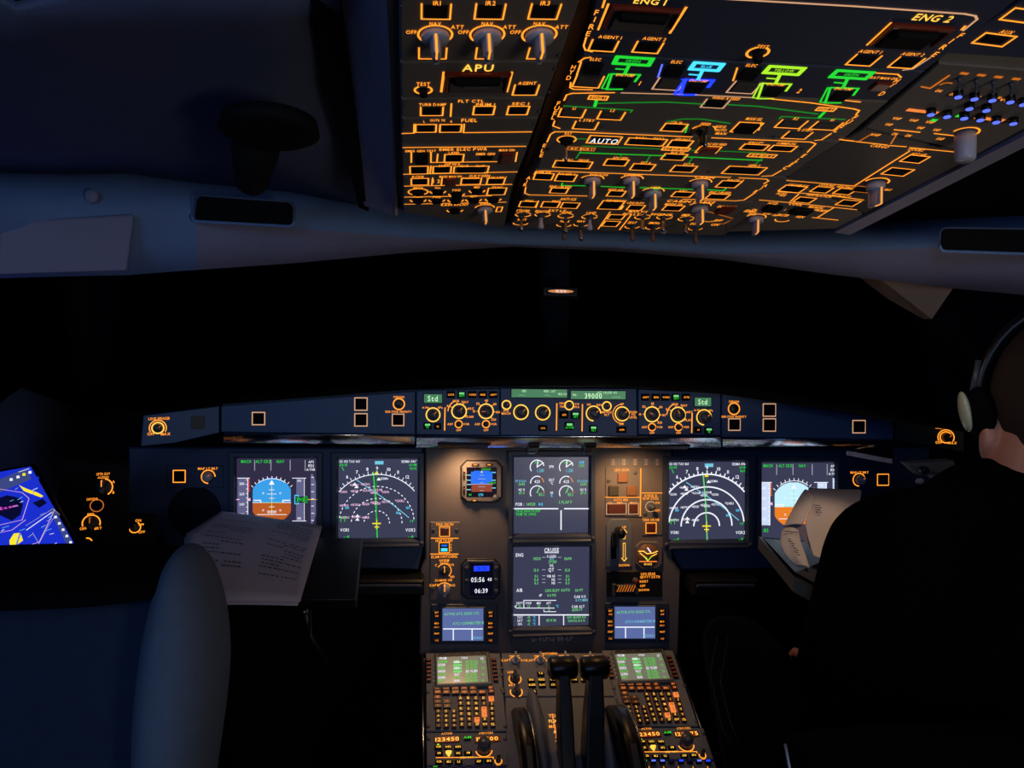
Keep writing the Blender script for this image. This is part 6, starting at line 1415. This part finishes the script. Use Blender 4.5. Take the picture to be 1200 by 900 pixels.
def seat_base(parent, x0, x1, yc):
    c_ = bpy.data.objects
    B = MB(); V = [(x, y, z) for x in (x0, x1) for y in (yc+.04, yc+.50) for z in (.38, .48)]
    B.add(V, [(0, 1, 3, 2), (4, 6, 7, 5), (0, 4, 5, 1), (2, 3, 7, 6), (0, 2, 6, 4), (1, 5, 7, 3)], 'soft_black', world=True); o = B.build('seat_pan', parent); m_ = o.modifiers.new('b', 'BEVEL'); m_.width = .03; m_.segments = 3
    xm = (x0+x1)/2
    MB().tube([(xm, yc+.25, .39), (xm, yc+.25, .03), (xm, yc+.25, 0)], [.09, .09, .2], 'frame_black', 20).build('base', parent)
    B = MB(); V = [(x, y, z) for x in (x0+.03, x1-.03) for y in (yc-.03, yc+.05) for z in (.40, D(1000, 990, .72).z)]
    B.add(V, [(0, 1, 3, 2), (4, 6, 7, 5), (0, 4, 5, 1), (2, 3, 7, 6), (0, 2, 6, 4), (1, 5, 7, 3)], 'soft_black', world=True); B.build('back_frame', parent)
a_, b_ = D(-150, 1000, .70), D(236, 1000, .70); seat_base(seat, a_.x, b_.x, a_.y)
# =================================================================== RIGHT SIDE: person, headset, booklet, table, seat
pr = thing('person', 'person in a black shirt seen from behind, seated at the right, wearing a headset', 'person', D(1120, 900, 1.0))
B = MB()
def cap(p0, p1, r0, r1, m='skin', seg=16, n=8):
    p0, p1 = Vector(p0), Vector(p1); d = (p1-p0); L_ = d.length; d.normalize()
    pts = []; rs = []
    for i in range(5): t = i/5; pts.append(p0-d*r0*math.cos(t*PI/2)); rs.append(max(.0008, r0*math.sin(t*PI/2)))
    pts.append(p0); rs.append(r0); pts.append(p1); rs.append(r1)
    for i in range(1, 6): t = i/5; pts.append(p1+d*r1*math.sin(t*PI/2)); rs.append(max(.0008, r1*math.cos(t*PI/2)))
    return pts, rs
def caps(B, p0, p1, r0, r1, m): pts, rs = cap(p0, p1, r0, r1); B.tube(pts, rs, m, 16)
def remesh(o, vox, sm=4):
    md = o.modifiers.new('r', 'REMESH'); md.mode = 'VOXEL'; md.voxel_size = vox; md.use_smooth_shade = True
    m2 = o.modifiers.new('sm', 'SMOOTH'); m2.iterations = sm; m2.factor = .5
HD = D(1246, 486, .97)
HR = Matrix.Rotation(math.radians(-26), 3, 'Z')
def H(x, y, z): return HD+HR @ Vector((x, y, z))
neckT, neckB = D(1228, 525, .96), D(1216, 598, .94)
shL, shR = D(1060, 655, .97), D(1370, 655, .90)
chest, belly, pelv = D(1195, 680, .97), D(1170, 850, .98), D(1160, 990, 1.02)
elL = D(1000, 840, 1.02); wrL = D(1000, 800, 1.24)
kneeL, kneeR = pelv+Vector((-.14, .42, .02)), pelv+Vector((.16, .42, .02))
# body surface, one continuous mesh
B.ball(H(0, 0, .012), .078, .098, .108, 'skin', HR); B.ball(H(0, .045, -.05), .058, .062, .062, 'skin', HR)
B.ball(H(0, .112, -.02), .012, .02, .018, 'skin', HR)   # nose
B.ball(H(0, .095, -.058), .026, .014, .008, 'skin')  # lips
for s_ in (-1, 1): B.ball(H(s_*.03, .086, .008), .014, .012, .011, 'skin')
caps(B, neckT, neckB, .056, .066, 'skin'); caps(B, neckB+Vector((0, 0, -.01)), chest, .06, .12, 'skin')
caps(B, shL, shR, .058, .058, 'skin'); caps(B, chest, belly, .13, .125, 'skin'); caps(B, belly, pelv, .125, .14, 'skin')
caps(B, shL, elL, .052, .042, 'skin'); caps(B, elL, wrL, .04, .028, 'skin')
elR = shR+Vector((.06, .06, -.28)); wrR = elR+Vector((-.1, .24, .03)); caps(B, shR, elR, .052, .042, 'skin'); caps(B, elR, wrR, .04, .028, 'skin')
for kn, s_ in ((kneeL, -1), (kneeR, 1)):
    caps(B, pelv+Vector((s_*.09, .02, -.02)), kn, .085, .058, 'skin'); ft_ = kn+Vector((0, .12, -.42)); caps(B, kn, ft_, .055, .038, 'skin'); caps(B, ft_, ft_+Vector((0, .16, -.03)), .035, .028, 'skin')
for wr, sd in ((wrL, 1), (wrR, -1)):
    pc = wr+Vector((0, .06, .0)); B.ball(pc, .042, .05, .016, 'skin')
    for k, (dx, ln_) in enumerate(((-.03, .07), (-.01, .08), (.01, .075), (.03, .06))):
        caps(B, pc+Vector((dx, .035, 0)), pc+Vector((dx, .035+ln_*.55, -.006)), .009, .0085, 'skin'); caps(B, pc+Vector((dx, .035+ln_*.55, -.006)), pc+Vector((dx, .03+ln_*.9, -.03)), .0085, .008, 'skin')
    caps(B, pc+Vector((sd*.035, -.02, 0)), pc+Vector((sd*.062, .025, -.015)), .011, .009, 'skin')
for s_ in (-1, 1): # ears
    e0 = H(s_*.084, -.012, -.034); B.ball(e0, .010, .02, .033, 'ear_skin', HR @ Matrix.Rotation(s_*.3, 3, 'Z'))
bd = B.build('body', pr); remesh(bd, .0055, 3)
# hair
B = MB(); B.ball(H(0, -.008, .024), .083, .102, .105, 'hair', HR); B.ball(H(0, -.045, -.03), .064, .064, .066, 'hair', HR); hr = B.build('hair', pr); remesh(hr, .006, 3)
# shirt
B = MB()
caps(B, neckB+Vector((0, -.005, -.03)), chest+Vector((0, 0, .0)), .076, .14, 'cloth_black'); caps(B, shL, shR, .082, .08, 'cloth_black')
caps(B, neckB+Vector((-.02, -.01, -.024)), shL+Vector((-.004, 0, .014)), .070, .075, 'cloth_black'); caps(B, neckB+Vector((.02, 0, -.024)), shR, .068, .07, 'cloth_black')
caps(B, chest, belly, .16, .165, 'cloth_black'); caps(B, belly, pelv, .165, .17, 'cloth_black')
caps(B, shL+Vector((-.012, 0, -.005)), elL, .088, .085, 'cloth_black'); caps(B, elL, elL.lerp(wrL, .8), .082, .05, 'cloth_black')
caps(B, shR, elR, .08, .065, 'cloth_black'); caps(B, elR, elR.lerp(wrR, .8), .06, .045, 'cloth_black')
caps(B, chest+Vector((-.08, 0, -.05)), belly+Vector((-.1, 0, -.05)), .12, .12, 'cloth_black')
sh = B.build('shirt', pr); remesh(sh, .009, 5)
B = MB()
for kn, s_ in ((kneeL, -1), (kneeR, 1)):
    caps(B, pelv+Vector((s_*.09, .02, -.02)), kn, .11, .078, 'cloth_black'); caps(B, kn, kn+Vector((0, .11, -.38)), .074, .06, 'cloth_black')
tr = B.build('trousers', pr); remesh(tr, .01, 3)
# headset
hs_ = thing('headset', 'black headset with a pearly silver ear cup worn by the person at the right edge', 'headset', HD)
B = MB(); pts = []
for k in range(0, 19):
    an = math.radians(180*k/18); pts.append(H(-.096*math.cos(an), .004, .01+.128*math.sin(an)))
B.tube(pts, .0075, 'black_plastic', 10); B.build('headband', hs_)
for s_ in (-1, 1):
    ec = H(s_*.096, .0, -.004); rot = HR @ Matrix.Rotation(s_*.22, 3, 'Y'); dx_ = HR @ Vector((s_, 0, 0))
    B = MB(); B.ball(ec-dx_*.006, .018, .031, .037, 'soft_black', rot); B.build('ear_pad', hs_)
    B = MB(); B.ball(ec+dx_*.013+Vector((0, 0, .002)), .007, .020, .027, 'cup_pearl', rot); B.build('ear_cup', hs_)
    B = MB(); B.tube([ec+dx_*.006+Vector((0, 0, .026)), ec+dx_*.001+Vector((0, 0, .07))], .004, 'knob_dark', 8); B.build('slider', hs_)
B = MB(); B.tube([H(.10, .02, -.02), H(.09, .09, -.055), H(.035, .125, -.065)], .003, 'black_plastic', 8); B.build('microphone_boom', hs_)

# right table and booklet
rt = thing('tray_table', 'olive edged document table in front of the person at the right', 'table', D(930, 690, 1.2))
B = MB(); q = [D(889, 629, 1.36), D(1010, 640, 1.36), D(1010, 720, 1.12), D(930, 676, 1.12)]; q2 = [v-Vector((0, 0, .022)) for v in q]
B.add(q+q2, [(3, 2, 1, 0), (4, 5, 6, 7), (0, 1, 5, 4), (1, 2, 6, 5), (2, 3, 7, 6), (3, 0, 4, 7)], 'olive_edge', world=True)
for k in range(1): B.M[0] = B.mi('black_plastic')
B.build('table_top', rt)
B = MB(); q = [D(894, 630, 1.355), D(1006, 640, 1.355), D(1006, 712, 1.13), D(932, 671, 1.13)]; q2 = [v+Vector((0, 0, .0008)) for v in q]
B.add(q+q2, [(3, 2, 1, 0), (4, 5, 6, 7), (0, 1, 5, 4), (1, 2, 6, 5), (2, 3, 7, 6), (3, 0, 4, 7)], 'knob_dark', world=True); B.build('table_mat', rt)
bk = thing('booklet', 'open booklet with curled warm lit pages held in front of the right display', 'booklet', D(940, 660, 1.15))
def curl(edge_l, edge_r, m, name, n=10, bulge=.0, lift=0):
    # sheet between a left polyline and a right polyline (pixel, depth)
    B = MB(); V = []; nl = len(edge_l)
    for j in range(nl):
        a_, b_ = D(*edge_l[j]), D(*edge_r[j])
        for i in range(n+1):
            t = i/n; V.append(a_.lerp(b_, t)+Vector((0, -bulge*math.sin(PI*t), bulge*math.sin(PI*t)+lift)))
    fs = [(j*(n+1)+i, (j+1)*(n+1)+i, (j+1)*(n+1)+i+1, j*(n+1)+i+1) for j in range(nl-1) for i in range(n)]
    B.add(V, fs, m, True, world=True); o = B.build(name, bk); md = o.modifiers.new('s', 'SOLIDIFY'); md.thickness = .0008
    m2 = o.modifiers.new('sub', 'SUBSURF'); m2.levels = 1; m2.render_levels = 1
    return o
curl([(943, 572, 1.30), (935, 584, 1.28), (926, 601, 1.26), (917, 618, 1.23)], [(956, 586, 1.255), (953, 592, 1.25), (947, 604, 1.235), (940, 616, 1.22)], 'paper_warm', 'left_page', bulge=.004)
curl([(943, 571, 1.30), (957, 585, 1.25), (946, 606, 1.235), (941, 612, 1.225), (950, 640, 1.19), (953, 652, 1.17)], [(1010, 573, 1.30), (1010, 578, 1.24), (1005, 600, 1.21), (1000, 620, 1.19), (990, 650, 1.17), (985, 662, 1.16)], 'paper_warm', 'right_page')
curl([(917, 618, 1.232), (913, 632, 1.21), (916, 648, 1.185), (935, 665, 1.16)], [(936, 620, 1.215), (938, 634, 1.20), (944, 648, 1.18), (950, 668, 1.15)], 'paper_warm', 'front_page', bulge=.004)
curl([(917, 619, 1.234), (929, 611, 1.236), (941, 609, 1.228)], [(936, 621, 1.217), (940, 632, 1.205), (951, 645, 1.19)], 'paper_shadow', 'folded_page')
B = MB()
for k in range(8):
    x, y = 923.5+k*1.5, 632+k*2.6; a_, b_ = D(x, y, 1.196-k*.005), D(x+3+(k % 3), y-.2, 1.196-k*.005); B.tube([a_, b_], .0007, 'ink', 6)
for k in range(4):
    a_, b_ = D(953+k, 592+k*2.6, 1.236-k*.003), D(961+(k % 2)*2, 592.5+k*2.6, 1.236-k*.003); B.tube([a_, b_], .0006, 'ink', 6)
B.tube([D(920, 622.5, 1.212), D(935, 624, 1.202)], .0007, 'ink', 6)
B.build('printing', bk)
# brackets at right behind table
B = MB(); V = [D(992, 528, 1.36), D(1046, 516, 1.33), D(1048, 520, 1.30), D(1046, 538, 1.28)]
q2 = [v-Vector((0, 0, .008)) for v in V]; B.add(V+q2, [(0, 1, 2, 3), (7, 6, 5, 4), (0, 4, 5, 1), (1, 5, 6, 2), (2, 6, 7, 3), (3, 7, 4, 0)], 'steel', world=True)
tag(B.build('tray_corner'), 'shiny triangular metal tray corner under the right glareshield end', 'tray')
r = thing('vent_bracket', 'pale metal bracket with a round socket left of the headset person', 'bracket', D(1100, 560, 1.22))
B = MB(); V = [D(1063, 543, 1.26), D(1118, 540, 1.20), D(1122, 561, 1.19), D(1102, 566, 1.21), D(1092, 556, 1.23), D(1078, 557, 1.25)]; q2 = [v+Vector((0, .02, 0)) for v in V]
B.add(V+q2, [tuple(range(6))[::-1], tuple(range(6, 12))]+[(i, (i+1) % 6, (i+1) % 6+6, i+6) for i in range(6)], 'bezel_grey', world=True); B.build('plate', r)
B = MB(Face(D(1083, 551, 1.225), (1, 0, 0), (0, 0, 1))); B.cyl(0, 0, [(.006, -.005), (.006, .004), (.004, .006)], 'frame_black', 16); B.build('socket', r)
B = MB(); B.ball(D(1078, 564, 1.2), .007, .005, .005, 'knob_grey'); B.build('knob', r)
# right seat
s2 = thing('pilot_seat', 'black right hand pilot seat with side bolster, behind the seated person', 'seat', D(1050, 950, .85))
blob([sec(931, 1290, 1040, .72, .045), sec(929, 1290, 960, .73, .05), sec(925, 1290, 905, .735, .05), sec(921, 1290, 880, .74, .045), sec(922, 1285, 868, .74, .035), sec(932, 1270, 861, .745, .018)], 'soft_black', 'backrest', s2, power=5)
MB().tube([D(920, 872, .70), D(923, 888, .69), D(931, 930, .68)], .0013, 'knob_grey').build('piping', s2)
blob([sec(880, 935, 1000, 1.0, .12), sec(866, 930, 900, 1.03, .13), sec(850, 925, 830, 1.05, .13), sec(840, 918, 780, 1.06, .12), sec(843, 912, 750, 1.065, .10), sec(858, 900, 738, 1.07, .05)], 'soft_black', 'side_bolster', s2, power=2.6)
for px_ in ((833, 790), (845, 800)):
    MB().tube([D(px_[0]+8, 745, .98), D(px_[0]-1, px_[1], .97), D(px_[0]+12, 850, .95), D(px_[0]+36, 900, .93)], .001, 'frame_black').build('piping', s2)

a_, b_ = D(931, 1040, .72), D(1290, 1040, .72); seat_base(s2, a_.x, b_.x, a_.y)
# side consoles
B = MB(); q = [D(52, 672, 1.19), D(186, 672, 1.30), D(196, 530, 1.52), D(52, 530, 1.42)]
q[2].z = q[0].z; q[3].z = q[0].z
q2 = [Vector((v.x, v.y, 0)) for v in q]; B.add(q+q2, [(0, 1, 2, 3), (7, 6, 5, 4), (0, 4, 5, 1), (1, 5, 6, 2), (2, 6, 7, 3), (3, 7, 4, 0)], 'frame_black', world=True)
B.M = [0]*len(B.M); B.mn = ['dark_trim']
tag(B.build('side_console'), 'black side console box below the amber ringed knobs at the left', 'console')
# =================================================================== ROOM SHELL
def box(name, x0, x1, y0, y1, z0, z1, m, label=None):
    B = MB(); V = [(x, y, z) for x in (x0, x1) for y in (y0, y1) for z in (z0, z1)]
    B.add(V, [(0, 1, 3, 2), (4, 6, 7, 5), (0, 4, 5, 1), (2, 3, 7, 6), (0, 2, 6, 4), (1, 5, 7, 3)], m, world=True); o = B.build(name); tag(o, label, kind='structure'); return o
box('floor', -1.35, 1.35, -1.6, 1.75, -.04, 0, 'dark_trim')
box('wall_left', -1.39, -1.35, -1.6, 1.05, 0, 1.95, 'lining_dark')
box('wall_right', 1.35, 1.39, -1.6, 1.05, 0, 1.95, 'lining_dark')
box('wall_rear', -1.35, 1.35, -1.64, -1.6, 0, 1.95, 'lining_dark')
box('wall_front', -1.35, 1.35, 1.70, 1.75, 0, .95, 'dark_trim')
# dark side wall below the left window and tablet shelf
B = loft([[(-120, 470, 1.15), (20, 455, 1.32), (105, 485, 1.6)], [(-120, 560, 1.15), (20, 560, 1.32), (105, 560, 1.55)], [(-120, 700, 1.1), (20, 700, 1.2), (160, 700, 1.45)]], 'lining_dark', 's')
tag(shell(B, 'wall_window_sill', .02), kind='structure')

# =================================================================== LIGHT
w = bpy.data.worlds.new('night'); SC.world = w; w.use_nodes = True
w.node_tree.nodes['Background'].inputs[0].default_value = (.002, .003, .008, 1); w.node_tree.nodes['Background'].inputs[1].default_value = .08
def area(name, loc, target, size, e, col, size_y=None, spread=None):
    l = bpy.data.lights.new(name, 'AREA'); l.energy = e; l.color = col; l.size = size
    if size_y: l.shape = 'RECTANGLE'; l.size_y = size_y
    if spread: l.spread = math.radians(spread)
    o = bpy.data.objects.new(name, l); COL.objects.link(o); o.location = loc
    o.rotation_euler = (Vector(target)-Vector(loc)).to_track_quat('-Z', 'Y').to_euler(); return o
def spot(name, loc, target, e, col, ang=60, blend=.6, rad=.01):
    l = bpy.data.lights.new(name, 'SPOT'); l.energy = e; l.color = col; l.spot_size = math.radians(ang); l.spot_blend = blend; l.shadow_soft_size = rad
    o = bpy.data.objects.new(name, l); COL.objects.link(o); o.location = loc
    o.rotation_euler = (Vector(target)-Vector(loc)).to_track_quat('-Z', 'Y').to_euler(); return o
BLUE = (.25, .5, 1.0)
area('blue_fill', (-.9, -1.2, 1.55), (-.5, 1.2, 1.25), .5, 4.6, (.24, .50, 1.0))  # added blue fill from behind the camera, not an actual cabin lamp
area('dome_light', (-.15, -.9, 1.8), (.1, 1.2, 1.0), .4, 1.6, (.75, .8, 1.0))
area('overhead_fill', (.5, -.55, .95), (.1, .85, 1.4), .3, .75, (1.0, .92, .82), spread=90)  # added low fill at the back, brightens the downward overhead face
# flood lamps under the glareshield
spot('panel_flood_left', D(545, 527, 1.455), MAIN.p3(*MAIN.loc(545, 640)), 2.1, (1.0, .55, .24), 125, .9, .02)
spot('panel_flood_right', D(742, 529, 1.455), MAIN.p3(*MAIN.loc(742, 640)), 2.0, (1.0, .53, .2), 125, .9, .02)
# chart lamp over the right seat
spot('chart_light', D(1040, 300, 1.05), D(950, 625, 1.2), 1.9, (1.0, .72, .5), 24, .6, .02)
spot('head_light', D(1100, 600, 1.25), HD+Vector((0, 0, -.05)), .055, (1.0, .55, .42), 60, .6, .02)

GN = {'primary_flight_display': 'primary flight displays', 'navigation_display': 'navigation displays', 'datalink_display': 'datalink screens', 'display_control_panel': 'display control blocks on the glareshield', 'glareshield_wing_panel': 'blue glareshield wing panels', 'loudspeaker_panel': 'loudspeaker end panels', 'metal_rail': 'polished rails under the glareshield', 'flight_management_keypad': 'keypad units on the pedestal', 'radio_panel': 'tuning radios on the pedestal', 'audio_module': 'audio modules at the bottom edge', 'thrust_lever': 'thrust levers', 'trim_wheel': 'pitch trim wheels', 'quadrant_fairing': 'humps beside the trim wheels', 'grab_slot': 'grab slots in the header', 'foot_ledge': 'ledges under the navigation displays', 'lighting_control': 'map light controls', 'pilot_seat': 'pilot seats', 'tray_table': 'tray tables', 'dimmer_plate': 'side console plates'}
for o in bpy.data.objects:
    k = o.name.split('.')[0]
    if not o.parent and k in GN and 'group' not in o: o['group'] = GN[k]
l_ = bpy.data.lights.new('pillar_fill', 'POINT'); l_.energy = .10; l_.color = (1.0, .75, .6); l_.shadow_soft_size = .03  # added warm point lamp that brightens the beige pillar and right header
o_ = bpy.data.objects.new('pillar_fill', l_); COL.objects.link(o_); o_.location = D(1060, 420, .95)
SC.view_settings.view_transform = 'Standard'; SC.view_settings.look = 'None'; SC.view_settings.gamma = 1.0
SC.view_settings.exposure = 0.0; SC.view_settings.use_curve_mapping = False
